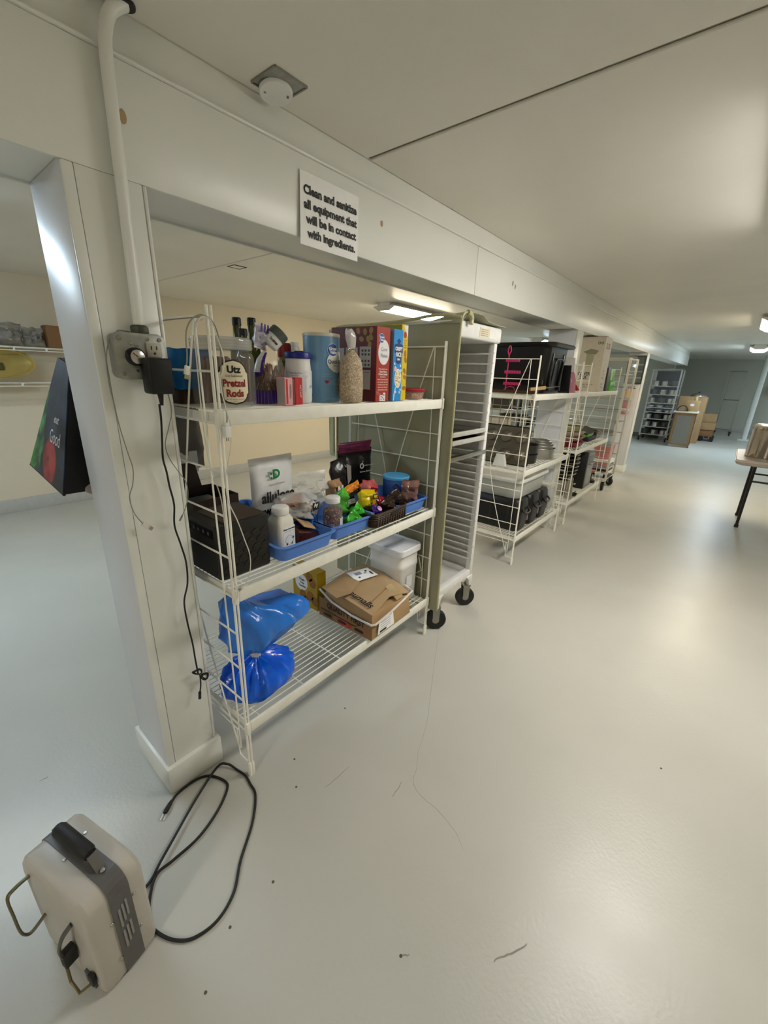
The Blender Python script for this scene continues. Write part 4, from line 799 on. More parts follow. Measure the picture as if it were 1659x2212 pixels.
# --- cookie box
t = thing('cookie_box', 'yellow cookie box with white oval on the bottom shelf', 'box', (1.235,1.435,LOW), 0)
MB().box(0,.06,0,.195,0,.215).build('carton', mat('carton_mustard','a98a14',.45,var=.05), t, bevel=.001, seg=1)
decal(t,'oval',ell(.05,.048,28,0,0,.5),LB,(0,.125,.128),LF); decal(t,'logo_rim',ell(.02,.017,20),LB,(-.0005,.148,.176),LF); decal(t,'logo',ell(.018,.015,20),DB,(-.001,.148,.176),LF); text(t,'Great',.010,WHITE,(-.0016,.148,.180),LF,bold=.0004); text(t,'Value',.010,WHITE,(-.0016,.148,.170),LF,bold=.0004)
for k in range(3): text(t,('Ginger','Snap','Cookies')[k],.0165,mat('print_brown','5a3b22',.6),(-.0008,.118,.146-.019*k),LF,bold=.0004)
for y_,z_ in ((.115,.060),(.055,.072),(.085,.032),(.02,.05),(.06,.18),(.035,.15)): 
    MB().prism(ell(.026,.026,20),(-.0004,y_,z_),*LF[:2],LF[2],.0006).build('cookie_picture', mat('cookie_brown','8f5a20',.55,var=.2,scale=70), t)
# --- quality first carton
t = thing('cardboard_box', 'crushed cardboard produce carton with white strap and shipping label', 'cardboard box', (1.245,1.066,LOW), .035)
L_,D_ = .315,.345
V = [(0,0,0),(L_,0,0),(L_,D_,0),(0,D_,0),(.012,.012,.125),(L_-.004,.01,.105),(L_-.006,D_-.02,.150),(.014,D_-.03,.150)]
MB().add(V,[(3,2,1,0),(0,1,5,4),(1,2,6,5),(2,3,7,6),(3,0,4,7),(4,5,6,7)]).build('carton_base', CARD, t, bevel=.002)
MB().add([(-.004,-.004,.0),(-.002,D_+.002,.0),(-.002,D_+.002,.105),(-.004,-.004,.078)],[(0,1,2,3)]).build('printed_side', CARDD, t, solid=.003)
T = [(.005,.004,.128),(.17,.03,.150),(L_+.004,.006,.118),(.0,.17,.158),(.165,.18,.172),(L_+.006,.19,.170),(.01,D_-.03,.165),(.16,D_-.02,.185),(L_+.004,D_-.02,.175)]
MB().add(T,[(0,1,4,3),(1,2,5,4),(3,4,7,6),(4,5,8,7)]).build('lid', mat('cardboard_lid','b0946e',.6,var=.08,scale=6,bump=.2,bscale=40), t, solid=.006)
MB().add([(-.03,.20,.158),(.02,.155,.178),(.12,.185,.192),(.11,.29,.200),(-.02,.31,.172)],[(0,1,2,3,4)]).build('lid_flap', CARD, t, solid=.004)
MB().add([(.03,.055,.1475),(.20,.075,.162),(.20,.078,.163),(.03,.058,.1485)],[(0,1,2,3)]).build('lid_crease', CARDD, t, solid=.002)
MB().add([(.12,.20,.190),(.255,.175,.184),(.275,.265,.188),(.14,.295,.197)],[(0,1,2,3)]).build('shipping_label', PAPER, t, solid=.001)
lf = (Vector((.135,-.025,-.006)).normalized(), Vector((.02,.09,.006)).normalized(), Vector((0,0,1)))
for k,(u,v,w2,h2) in enumerate(((.045,.055,.04,.026),(.085,.045,.012,.012),(.10,.06,.012,.012),(.115,.03,.01,.03),(.03,.02,.012,.010))): decal(t,'label_print',rect(w2,h2),GRY if k<2 else INK,Vector((.125,.205,.1905))+lf[0]*u+lf[1]*v,lf,.0006)
# strap round the box
MB().tube([(-.008,D_*.98,.150),(-.012,.25,.112),(-.012,.12,.090),(-.006,.0,.083),(.012,-.010,.083),(.10,-.012,.092),(.22,-.009,.112),(L_+.004,-.004,.128),(L_+.008,.05,.140)],.0055,8).build('strap', mat('strap_white','dcdad2',.4), t)
face = ((0,-1,.0),(0,-.0,1),(-1,0,0)); 
text(t,'QUALITY FIRST',.040,INK,(-.0085,.165,.070),((0,-1,-.06),(0,-.06,1),(-1,0,0)),bold=.0012,sx=.92)
MB().tube([(-.009,.33,.045),(-.009,.20,.040),(-.009,.10,.036),(-.009,.08,.050)],.0016,6).build('print_swoosh', INK, t)
text(t,'Bleumalls',.050,INK,(.042,.125,.152),((.0,-1,-.18),(1,0,.13),(-.13,-.18,.97)),shear=.3,bold=.0008,sx=.95,eps=.011)
for y_ in (.285,.185,.075): MB().prism([(a,b) for a,b,_ in rr(.055,.014,.007,4)],(-.0085,y_,.022),(0,-1,0),(0,0,1),(-1,0,0),.0008).build('hand_slot', BLACK, t)
MB().prism(ell(.05,.018,20),(-.0083,.17,.022),(0,-1,0),(0,0,1),(-1,0,0),.0005).build('fruit_picture', mat('fruit_red','a83a1a',.5,var=.3,scale=40), t)
q0 = Vector((.05,-.0045,.028))
MB().add([(.035,-.006,.012),(.165,-.006,.012),(.150,-.005,.100),(.045,-.005,.088)],[(0,1,2,3)]).build('paper_label', PAPER, t, solid=.001)
for k in range(5): decal(t,'label_print',rect(.085-.01*(k%2),.0015 if k else .004),GRY,(.095,-.0072,.082-.012*k),FR,.0005)
decal(t,'label_barcode',rect(.05,.010),INK,(.075,-.0072,.022),FR,.0005)
MB().add([(L_*.62,.004,.122),(L_*.80,.004,.120),(L_*.82,.09,.158),(L_*.66,.09,.160)],[(0,1,2,3)]).build('tape', mat('tape_clear','c9b487',.12,alpha=.6), t, solid=.002).location=(0,0,.004)
# --- white pail
t = thing('white_pail', 'square white plastic pail with snap lid behind the carton', 'pail', (1.648,1.270,LOW), 0)
MB().loft([rr(.165*s,.215*s,.03,5,0,0,z) for s,z in ((.93,0),(1,.01),(1.03,.20),(1.06,.205),(1.06,.225),(1.04,.23),(1.04,.275),(1.07,.28),(1.07,.295))]).build('pail_body', WHITE, t)
MB().loft([rr(.200*s,.250*s,.036,6,0,0,z) for s,z in ((1.0,.288),(1.0,.318),(.97,.322),(.90,.322),(.86,.314))]).build('lid', mat('lid_white','e4e5e6',.35), t)
MB().tube([(.097,-.10,.23),(.103,-.12,.15),(.103,-.06,.10),(.103,.0,.09)],.0035,7).build('handle', mat('handle_offwhite','d9d8d0',.4), t)
decal(t,'label',rect(.05,.07),mat('label_offwhite2','d8d8d4',.5),(.0,-.1125,.12),FR)

# ================================================================ rolling pan rack with cover
t = thing('pan_rack', 'tall white rolling pan rack with many runners under a khaki cover', 'pan rack', (1.792,1.065,0), .012)
W_,D_,Z0,Z1 = .43,.74,.215,1.595
for (x,y) in ((0,0),(W_-.035,0),(0,D_-.035),(W_-.035,D_-.035)): MB().box(x,x+.035,y,y+.035,Z0,Z1).build('upright', WHITEG, t, bevel=.006)
MB().box(-.012,W_+.012,-.012,D_+.012,Z1,Z1+.075).build('top_cap', WHITEG, t, bevel=.012, seg=3)
MB().prism(rect(.10,.045),(W_*.55,-.012,Z1+.038),*FR[:2],FR[2],.0015).build('maker_plate', mat('plate_cream','d8d2bd',.4), t); MB().prism(rect(.10,.045),(W_*.80,-.012,Z1+.038),*FR[:2],FR[2],.0015).build('maker_plate', mat('plate_white','e0dfda',.4), t)
for k in range(4): decal(t,'plate_print',rect(.08,.003),mat('print_tan','a8875a',.6),(W_*.55,-.0137,Z1+.052-.009*k),FR,.0003)
for x in (.0,W_-.012): MB().box(x,x+.012,.03,D_-.03,Z0+.04,Z1).build('side_panel', RACKG, t)
MB().box(.02,W_-.02,D_-.016,D_-.008,Z0+.04,Z1).build('back_panel', RACKG, t)
RUN = mat('runner_grey','e2e1dc',.35,var=.04)
r0_ = MB().box(0,.026,.012,D_-.05,-.004,.004).build('runner', RUN, t, bevel=.002, seg=1, loc=(W_-.036,0,.33))
zr = [.33+.0425*k for k in range(17)]+[1.075+.052*k for k in range(10)]
for z in zr:
    for x in (W_-.036,.010):
        if x>.1 and z==zr[0]: continue
        o = r0_.copy(); C.objects.link(o); o.location=(x,0,z)
tip = MB().lathe([(.005,0),(.005,.012),(.003,.015)],8).build('runner_tip', mat('tip_white','f0f0ec',.2), t, loc=(W_-.030,.012,.336), rot=(PI/2,0,0))
for z in zr[1:]: o = tip.copy(); C.objects.link(o); o.location=(W_-.030,.012,z+.006)
for z in (1.02,): MB().box(.0,W_,-.004,.028,z-.018,z+.006).build('mid_rail', STEEL, t, bevel=.003)
MB().box(.01,W_-.01,.0,.04,Z0-.005,Z0+.045).build('base_rail', WHITEG, t, bevel=.006); MB().box(.01,W_-.01,D_-.04,D_,Z0-.005,Z0+.045).build('base_rail', WHITEG, t, bevel=.006)
for x in (.0,W_-.035): MB().box(x,x+.035,.02,D_-.02,Z0-.005,Z0+.045).build('base_rail', WHITEG, t, bevel=.006)
MB().box(.02,W_-.02,.03,D_-.03,Z0+.002,Z0+.012).build('base_pan', RACKG, t)
for sx,x in ((1,0),(-1,W_)): MB().prism([(0,0),(sx*.075,0),(sx*.045,-.028),(sx*.035,-.075),(0,-.075)],(x,.018,Z0+.005),(1,0,0),(0,0,1),(0,-1,0),.024).build('foot_bracket', WHITEG, t, bevel=.004)
def caster(parent, x, y, R=.062, wid=.034, zt=.15, a=.0, m=BLACKR):
    ck = MB(); c,s = math.cos(a), math.sin(a)
    wl = MB().lathe([(R*.35,-wid/2),(R*.9,-wid/2),(R,-wid*.32),(R,wid*.32),(R*.9,wid/2),(R*.35,wid/2)],24).build('caster_wheel', m, parent, loc=(x,y,R), rot=(PI/2,0,a))
    MB().lathe([(R*.34,-wid/2-.002),(R*.34,wid/2+.002)],14).build('hub', STEELD, wl)
    fk = MB()
    for q in (-1,1): fk.add([(-.018,q*wid*.66-.0015,-.005),(.018,q*wid*.66-.0015,-.005),(.022,q*wid*.66-.0015,zt-R),(-.022,q*wid*.66-.0015,zt-R),(-.018,q*wid*.66+.0015,-.005),(.018,q*wid*.66+.0015,-.005),(.022,q*wid*.66+.0015,zt-R),(-.022,q*wid*.66+.0015,zt-R)],[(3,2,1,0),(4,5,6,7),(0,1,5,4),(1,2,6,5),(2,3,7,6),(3,0,4,7)])
    fk.box(-.024,.024,-wid*.8,wid*.8,zt-R-.004,zt-R+.002); fk.lathe([(.012,zt-R),(.012,zt-R+.02)],12)
    fk.build('caster_fork', STEELD, parent, loc=(x,y,R), rot=(0,0,a))
caster(t,.045,.02,a=-.85); caster(t,W_-.03,.02,a=-.75); caster(t,.045,D_-.03,a=1.2); caster(t,W_-.04,D_-.03,a=.8)
for z,k in ((1.118,0),(1.075,1)):
    tr = tag(MB().loft([rr(W_-.09,D_-.10,.02,4,0,0,z_) for z_ in (0,)]+[rr(W_-.075,D_-.085,.025,4,0,0,.024),rr(W_-.062,D_-.07,.03,4,0,0,.026),rr(W_-.08,D_-.09,.024,4,0,0,.024),rr(W_-.094,D_-.104,.018,4,0,0,.002)]).build('sheet_pan', STEEL), ('upper','lower')[k]+' steel sheet pan sliding in the middle of the rolling rack','sheet pan','sheet pans in the rack')
    tr.location=(1.792+W_/2-.004,1.065+D_/2-.03,z+.006); tr.rotation_euler=(0,0,.012)
    MB().box(-(W_-.075)/2,(W_-.075)/2,-(D_-.07)/2-.004,-(D_-.07)/2+.004,.004,.028).build('front_edge', mat('alu_glint','d6d4cd',.3,.5), tr, bevel=.003)  # paler metal puts a bright glint into the rim's colour
    MB().tube([(-(W_-.07)/2,-(D_-.075)/2,.027),((W_-.07)/2,-(D_-.075)/2,.027)],.004,7).build('rolled_rim', STEEL, tr)
# cover: left sheet, top sheet, hanging rear flap
cv = thing('rack_cover', 'khaki vinyl cover hanging over the left side and top of the rack', 'cover', (1.792,1.065,0), .012)
KH = mat('vinyl_khaki','9a977c',.42,var=.07,scale=3,bump=.2,bscale=14); KHL = mat('vinyl_piping','b5b28a',.45)
loops=[]
zs_=[.16+.10*k for k in range(15)]+[1.60,1.655]
for z in zs_:
    L=[]
    for i in range(15):
        u=i/14; y=-.022+u*.80; L.append((-.017-.005*math.sin(u*9+z*3)-.004*math.sin(z*5+u*4), y, z))
    loops.append(L)
MB().loft(loops,False,False,closed=False).build('side_sheet', KH, cv, solid=.002, smooth=True)
loops=[]
for j in range(10):
    v=j/9; L=[]
    for i in range(15):
        u=i/14; x=-.024+v*(W_+.045); y=-.026+u*.80
        z=1.672+.020*math.sin(PI*u)*0 + (.030*(1-u)**2 if v<.5 else .012*(1-u)) - .016*math.sin(u*PI)*(1-v) + .006*math.sin(u*14+v*5)
        if j==0: z=1.652
        L.append((x,y,z))
    loops.append(L)
MB().loft(loops,False,False,closed=False).build('top_sheet', KH, cv, solid=.003, smooth=True)
MB().tube(spline([(-.024,-.026,.17),(-.026,-.026,.7),(-.025,-.026,1.3),(-.026,-.026,1.62),(-.015,-.028,1.685),(.02,-.026,1.70)],6),.0055,8).build('front_piping', KHL, cv)
MB().tube(spline([(-.026,-.026,1.675),(-.028,.10,1.690),(-.03,.3,1.672),(-.03,.55,1.664),(-.03,.70,1.664),(-.03,.775,1.645),(-.032,.79,1.56),(-.034,.785,1.3),(-.034,.785,.95)],6),.007,8).build('top_piping', KHL, cv)
MB().tube(spline([(.02,-.03,1.70),(.045,-.032,1.692),(.06,-.03,1.675),(.055,-.03,1.655)],6),.012,8).build('corner_fold', KHL, cv)
loops=[]
for k in range(9):
    z=.93+.09*k; loops.append([(-.03-.006*math.sin(k*.9+i),.782+.012*i+.004*math.sin(k*1.3),z) for i in range(5)])
MB().loft(loops,False,False,closed=False).build('rear_flap', KHL, cv, solid=.002, smooth=True)

# ================================================================ heater on the floor
t = thing('portable_heater', 'boxy beige portable heater with dark band and black handle', 'heater', (.035,.824,0), math.radians(14))
HB = mat('heater_beige','b9b3a8',.38,var=.06,scale=7); HD = mat('heater_band','5c5a58',.4,var=.08,scale=12)
w_,l_,h_ = .135,.262,.306
def shell(x0,x1,g):   # rounded side profile (y,z) swept over x
    r=.035; P=[]
    for cy,cz,a0 in ((l_-r,r*.5,-.5*PI),(l_-r,h_-r,0),(r,h_-r,PI/2),(r*.4,.014,PI)):
        rr_= r if cz>.1 else (r*.5 if cy>.1 else .014)
        for i in range(6):
            a=a0+i/5*PI/2; P.append((cy+(rr_+g)*math.cos(a),cz+(rr_+g)*math.sin(a)))
    return [[(x,a,b) for a,b in P] for x in (x0,x1)]
def inset(loops,x,s):  # smaller copy of a loop at x, toward its centre
    L=loops[0]; cy=sum(p[1] for p in L)/len(L); cz=sum(p[2] for p in L)/len(L); return [(x,cy+(p[1]-cy)*s,max(.001,cz+(p[2]-cz)*s)) for p in L]
q=shell(.012,.052,0); MB().loft([inset(q,.0,.90),inset(q,.003,.955)]+q).build('left_shell', HB, t)
q=shell(.093,.123,0); MB().loft(q+[inset(q,.132,.955),inset(q,.135,.90)]).build('right_shell', HB, t)
q=shell(.050,.095,.0035); MB().loft(q).build('centre_band', HD, t)
# louvres in the band, front face
LV = mat('louvre_light','8f8d88',.5)
for k in range(2):
    for j in range(3): MB().box(.061+.0085*j,.0655+.0085*j,-.0055,-.0028,.165-.075*k+.010*j,.225-.075*k+.006*j).build('louvre', LV, t)
# carrying handle on top
hd = MB().tube([(.0725,.085,h_+.030),(.0725,.095,h_+.031),(.0725,.205,h_+.031),(.0725,.213,h_+.030)],[.013,.0165,.0165,.013],14).build('handle_grip', mat('grip_black','1d1b1a',.6,var=.3,scale=30), t)
for y,dy in ((.078,-.026),(.218,.012)):
    MB().add([(.062,y,h_+.034),(.083,y,h_+.034),(.083,y+dy,h_+.004),(.062,y+dy,h_+.004),(.062,y+.003,h_+.034),(.083,y+.003,h_+.034),(.083,y+dy+.003,h_+.004),(.062,y+dy+.003,h_+.004)],[(3,2,1,0),(4,5,6,7),(0,1,5,4),(1,2,6,5),(2,3,7,6),(3,0,4,7)]).build('handle_bracket', mat('bracket_grey','6f6d6a',.4,.6), t)
    MB().lathe([(.006,0),(.006,.004),(.004,.006)],10,(.0725,y+dy*1.25,h_+.003)).build('screw', STEELD, t)
for (x,y,z,f_) in ((.046,.15,h_,TP),(.104,.17,h_,TP),(.046,.0,.20,FR),(.046,.0,.07,FR),(.101,.0,.22,FR),(.101,.0,.10,FR)): screw(t,(x,y,z+(.0 if f_ is FR else 0)),f_,.0045,STEEL)
# bent strap guard and latch on the left side
for y0,y1,z0,z1,mm in ((.175,.235,.245,.10,mat('strap_olive','6d664c',.45,.5,var=.2,scale=20)),):
    MB().tube(spline([(.0,.222,.265),(-.030,.224,.262),(-.045,.224,.250),(-.047,.218,.20),(-.047,.212,.145),(-.040,.208,.125),(-.028,.206,.122),(.0,.206,.135)],4),.0055,8,flat=.55).build('strap_guard', mm, t)
MB().tube(spline([(-.002,.062,.228),(-.022,.07,.205),(-.030,.078,.165),(-.024,.08,.13)],5),.007,8,flat=.5).build('bent_lever', mat('lever_grey','5d5c58',.45,.4), t)
MB().box(-.030,-.002,.072,.092,.10,.145).build('lever_block', mat('lever_black','26241f',.6,var=.4,scale=40), t, bevel=.003)
MB().tube([(-.024,.088,.10),(-.028,.080,.045),(-.028,.05,.030),(-.004,.035,.040)],.0035,7).build('latch_wire', mat('latch_brass','7d6f4b',.45,.5), t)
MB().box(-.006,.001,.028,.064,.020,.060).build('latch_plate', mat('lever_grey','5d5c58',.45,.4), t, bevel=.002); MB().box(-.012,-.002,.018,.034,.050,.085).build('latch_catch', mat('lever_black','26241f',.6), t, bevel=.002)
# power cord lying on the floor
cz=.0045
cp=[(.345,1.183),(.375,1.198),(.436,1.200),(.480,1.178),(.506,1.115),(.491,1.079),(.431,1.036),(.351,1.005),(.268,1.000),(.221,.999),(.186,.960),(.160,.903),(.163,.861),(.185,.811),(.221,.776),(.280,.764),(.343,.788),(.402,.847),(.487,.915),(.548,.989),(.560,1.040),(.566,1.080)]
cp2=[(.559,1.125),(.545,1.165),(.512,1.182),(.392,1.117),(.292,1.052),(.240,1.018),(.205,.997),(.172,.985)]
P_=[(x,y,cz) for x,y in cp]+[(x,y,cz+(.009 if 0<k<6 else 0)) for k,(x,y) in enumerate(cp2)]
Ri = Matrix.Rotation(-math.radians(14),4,'Z')
def hl(p): return tuple(Ri @ (Vector(p)-Vector((.035,.824,0))))
pcd = MB().tube([hl(p) for p in spline(P_,6)],.0042,8).build('power_cord', BLACKR, t)
MB().tube([hl(p) for p in ((.348,1.186,.0075),(.338,1.178,.0075),(.320,1.165,.0075),(.313,1.160,.007))],[.0045,.0075,.0085,.007],8,flat=.8).build('plug_body', BLACKR, pcd)
for dy in (-.005,.005): MB().tube([hl((.314+dy*.6,1.160-dy*.8,.006)),hl((.297+dy*.6,1.147-dy*.8,.006))],.0018,6,flat=.4).build('plug_blade', STEEL, pcd)

# ================================================================ tote bag behind the column and wall shelf
t = thing('tote_bag', 'shopping tote with vegetables and a tomato printed on black', 'tote bag', (.50,1.70,1.02), 0)
VEG = mat('tote_print','0f1a2b',.45,var=.3,scale=7,col2='3a4d6e',ramp=(.42,.75))
_n=VEG.node_tree; _N=_n.nodes; _L=_n.links; _b=_N['Principled BSDF']; _src=_b.inputs['Base Color'].links[0].from_socket; _tc=_N.new('ShaderNodeTexCoord')
def vlayer(src, centre, r0_, r1_, ca, cb, nscale, squash=(1,1,1), wob=.5):
    """printed picture: a wobbly round patch of two colours about a point"""
    mp=_N.new('ShaderNodeMapping'); mp.inputs['Location'].default_value=tuple(-c*q for c,q in zip(centre,squash)); mp.inputs['Scale'].default_value=squash; _L.new(_tc.outputs['Object'],mp.inputs[0])
    ln=_N.new('ShaderNodeVectorMath'); ln.operation='LENGTH'; _L.new(mp.outputs[0],ln.inputs[0])
    nz=_N.new('ShaderNodeTexNoise'); nz.inputs['Scale'].default_value=nscale; nz.inputs['Detail'].default_value=3; _L.new(_tc.outputs['Object'],nz.inputs['Vector'])
    md=_N.new('ShaderNodeMath'); md.operation='MULTIPLY_ADD'; md.inputs[1].default_value=wob*r1_; _L.new(nz.outputs['Fac'],md.inputs[0]); _L.new(ln.outputs['Value'],md.inputs[2])
    mr=_N.new('ShaderNodeMapRange'); mr.inputs[1].default_value=r0_+.5*wob*r1_; mr.inputs[2].default_value=r1_+.5*wob*r1_; mr.inputs[3].default_value=1; mr.inputs[4].default_value=0; _L.new(md.outputs[0],mr.inputs[0])
    rp=_N.new('ShaderNodeValToRGB'); rp.color_ramp.elements[0].position=.38; rp.color_ramp.elements[1].position=.65; rp.color_ramp.elements[0].color=(*lin(ca),1); rp.color_ramp.elements[1].color=(*lin(cb),1); _L.new(nz.outputs['Fac'],rp.inputs[0])
    mx=_N.new('ShaderNodeMix'); mx.data_type='RGBA'; _L.new(mr.outputs[0],mx.inputs[0]); _L.new(src,mx.inputs[6]); _L.new(rp.outputs[0],mx.inputs[7]); return mx.outputs[2]
for c_,r_,ca,cb,ns,sq,wb in (((-.17,.12,.15),.075,'12402a','4fa05c',22,(1,1,.8),1.4),((-.15,.10,.24),.06,'1d5a34','6fb87a',25,(1,1,.9),1.3),((-.13,.06,.33),.06,'16482a','3f9a4c',25,(1,1.4,.7),1.3),((-.18,.18,.08),.06,'0f5a20','3aa03c',30,(1,1,1),1.2),((-.17,-.02,.095),.072,'7a1520','c04448',9,(1,1,.9),.25),((-.175,-.005,.105),.010,'3a2a12','5a3a1a',40,(1,1,1),.6)):
    _src=vlayer(_src,c_,r_*.85,r_,ca,cb,ns,sq,wb)
_L.new(_src,_b.inputs['Base Color'])
b0=[(-.19,-.17,.02),(.055,-.17,.02),(.055,.20,.02),(-.19,.20,.055)]; t0=[(-.10,-.14,.40),(.04,-.14,.40),(.04,-.04,.42),(-.10,-.04,.42)]
MB().add(b0+t0,[(3,2,1,0),(0,1,5,4),(1,2,6,5),(2,3,7,6),(4,5,6,7)]).build('bag_body', mat('tote_black','0d0c0d',.5), t)
MB().add([b0[0],b0[3],t0[3],t0[0]],[(0,1,2,3)]).build('printed_side', VEG, t, solid=.003).location=(-.004,0,0)
def sidept(u,v):  # on the printed side: u 0 front..1 back, v 0 bottom..1 top
    a=Vector(b0[0]).lerp(Vector(b0[3]),u); b=Vector(t0[0]).lerp(Vector(t0[3]),u); return a.lerp(b,v)
aF=(Vector(b0[0])-Vector(b0[3])).normalized(); uF=sidept(.5,1)-sidept(.5,0); uF=(uF-aF*uF.dot(aF)).normalized(); nF=aF.cross(uF); FT=(aF,uF,nF)
text(t,'eat',.036,LB,sidept(.22,.55)+nF*.014,FT,shear=.3); text(t,'Good',.062,LB,sidept(.22,.40)+nF*.014,FT,bold=-.0004,sx=.7)
for dx in (-.08,.02): MB().tube(spline([(dx,-.135,.40),(dx*.8,-.150,.46),(0,-.170,.51),],4),.006,6).build('handle', mat('tote_handle','1a1a1c',.6), t)
MB().tube([b0[0],b0[3]],.005,6).build('seam_piping', BLACK, t); MB().prism(ell(.035,.02,14),(-.10,-.171,.025),*FR,.001).build('garlic_picture', mat('garlic_print','a89a98',.5,var=.2,scale=40), t)
MB().tube([(0,-.18,.515),(0,-.21,.515),(0,-.226,.515)],.004,7).build('hook', STEELD, t)

t = thing('cloth_bag', 'grey cloth bag hanging behind the nearest shelving unit beside the column', 'bag', (.79,1.775,1.0), 0)
pillow('bag_body',.20,.36,.09,mat('cloth_grey','77716b',.7,var=.1,scale=12),t,seed=121,crumple=.15); MB().tube(spline([(-.05,0,.35),(-.20,-.10,.46),(-.31,-.27,.53),(-.33,-.285,.54)],4),.006,7).build('strap', mat('cloth_grey','77716b',.7), t); MB().box(-.06,.04,-.06,-.05,.0,.09).build('white_patch', WHITE, t, bevel=.003)
ws = thing('wire_wall_shelf', 'white two-tier wire shelf fixed on the back wall at the left', 'wall shelf', (.0,4.92,0), 0)
Y_=4.92
for z in (1.535,1.235):
    for dz in (0,-.028): MB().tube([(-1.4,0,z+dz),(1.7,0,z+dz)],.004,6).build('front_rail', WIRE, ws)
    for k in range(14): MB().box(-1.38+.225*k,-1.365+.225*k,-.004,.004,z-.028,z).build('rail_tie', WIRE, ws)
    for k in range(9): MB().tube([(-1.4,.035*k+.03,z-.004),(1.7,.035*k+.03,z-.004)],.0025,5).build('deck_wire', WIRE, ws)
    for x in (-1.2,.2,1.5): MB().tube([(x,.0,z-.03),(x,.325,z-.22)],.004,6).build('bracket', WIRE, ws)
o = thing('gold_platter', 'round gold plastic platter standing on edge on the wall shelf', 'platter', (.735,5.02,1.395), 0); o.rotation_euler=(1.35,0,0)
GD = mat('gold_plastic','b39c58',.15,.3,var=.2,scale=6)
MB().lathe([(.175,0),(.20,.006),(.275,.030),(.285,.030),(.285,.036),(.26,.032),(.19,.012),(.0005,.010)],48,sy=.47).build('platter_dish', GD, o)
MB().tube([(.255*math.cos(a),.120*math.sin(a),.034) for a in [2*PI*i/48 for i in range(48)]],.008,7,closed=True).build('platter_rim', GD, o)
MB().box(-.10,.06,-.06,.0,.012,.03).build('inner_box', mat('gold_dark','4f4824',.3), o, bevel=.006)
for k,(x,w_,h_,c_,lb) in enumerate(((.62,.24,.22,'8c8378','dusty plastic bag at the left of the upper wall shelf'),(.86,.26,.20,'b0aaa2','large clear plastic bag in the middle of the upper wall shelf'),(1.06,.16,.17,'aaa69e','small clear plastic bag beside the carton on the wall shelf'))):
    q = pillow('plastic_bag',w_,h_,.16,mat('wallbag%d'%k,c_,.25,var=.15,scale=15,alpha=.7,bump=.5,bscale=20),seed=101+k,crumple=.25,loc=(x,5.06,1.535),ragged=1.); tag(q,lb,'bag','plastic bags on the wall shelf')
q = thing('small_carton','small brown carton on the wall shelf beside the column','carton',(1.235,5.06,1.535)); MB().box(-.09,.09,-.08,.08,0,.20).build('carton_body', CARDD, q, bevel=.002); MB().box(-.091,.091,-.012,.012,.199,.2015).build('tape', mat('tape_tan','8a6a45',.4), q)

# ================================================================ second unit
# --- black storage tote, end on
t = thing('storage_tote', 'large black plastic storage tote on the top shelf beside the column', 'storage tote', (3.425,1.395,TOP), 0)
BK = mat('tote_plastic','0e0d0d',.32,var=.2,scale=6)
MB().loft([rr(.44*s,.52*s,.05,5,0,0,z) for s,z in ((.90,0),(.92,.01),(1.0,.33))]+[rr(.50,.60,.06,5,0,0,.33),rr(.52,.62,.06,5,0,0,.345),rr(.50,.60,.06,5,0,0,.358),rr(.42,.50,.05,5,0,0,.352),rr(.37,.45,.04,5,0,0,.02)]).build('tote_body', BK, t)
for dx in (-.12,.12): MB().box(dx-.012,dx+.012,-.262,-.24,.02,.29).build('rib', BK, t, bevel=.004)
MB().tube(spline([(-.09,-.255,.05),(-.085,-.268,.20),(-.06,-.270,.245),(.06,-.270,.245),(.085,-.268,.20),(.09,-.255,.05)],4),.008,7).build('end_moulding', BK, t)
t = thing('pink_stand', 'bright pink wire stand with three slotted bars before the black tote', 'stand', (3.03,1.36,TOP), 0)
PK = mat('pink_plastic','d8316e',.35,var=.08)
MB().tube(spline([(0,0,.0),(.0,.0,.10),(.0,.0,.255),(.0,-.012,.29),(.0,0,.325),(.0,.012,.29),(.0,.0,.255)],5),.0042,7).build('stem', PK, t)
for z,wy in ((.225,.085),(.145,.10),(.065,.11)):
    br = MB().box(-.006,.006,-wy,.02,z-.010,z+.010).build('bar', PK, t, bevel=.002)
    for k in range(5): MB().box(-.0066,-.0058,-wy+.01+k*wy/5.5,-wy+.014+k*wy/5.5,z-.006,z+.006).build('bar_slot', mat('pink_dark','7d1a40',.5), br)
MB().tube(spline([(0,.02,.012),(0,-.02,.042),(0,-.06,.040),(0,-.075,.015),(0,-.075,.004)],5),.003,7).build('base_loop', PK, t); MB().tube([(0,.02,.004),(0,-.078,.004)],.003,7).build('base_bar', PK, t)
t = tag(MB().loft([rr(.09,.50,.02,4,0,0,0),rr(.10,.52,.025,4,0,0,.018),rr(.094,.514,.022,4,0,0,.018),rr(.084,.494,.018,4,0,0,.003)]).build('baking_sheet', mat('pan_brown','5a4028',.35,.4,var=.2,scale=10)),'narrow brown baking sheet in front of the black tote','baking sheet'); t.location=(3.06,1.39,TOP)
MB().tube([(-.05,-.26,.018),(-.05,.26,.018)],.003,6).build('rolled_rim', mat('pan_brown','5a4028',.35,.4), t)
t = thing('wooden_spatula', 'wooden handle of a spatula lying across the baking sheet', 'spatula', (3.10,1.20,TOP+.028), 0); t.rotation_euler=(0,-.12,-.55)
MB().loft([rr(.026,.018,.007,4,0,0,z) for z in (0,.02,.12,.135)]).build('handle', mat('wood_light','b89a68',.5,var=.15,scale=20,stretch=(1,1,.2)), t, rot=(0,PI/2,0)); MB().box(.13,.24,-.03,.03,-.002,.002).build('blade', STEEL, t, bevel=.001)
t = thing('black_board', 'thin black board leaning on the end of the black tote', 'board', (3.70,1.20,TOP), 0); t.rotation_euler=(0,-.22,0)
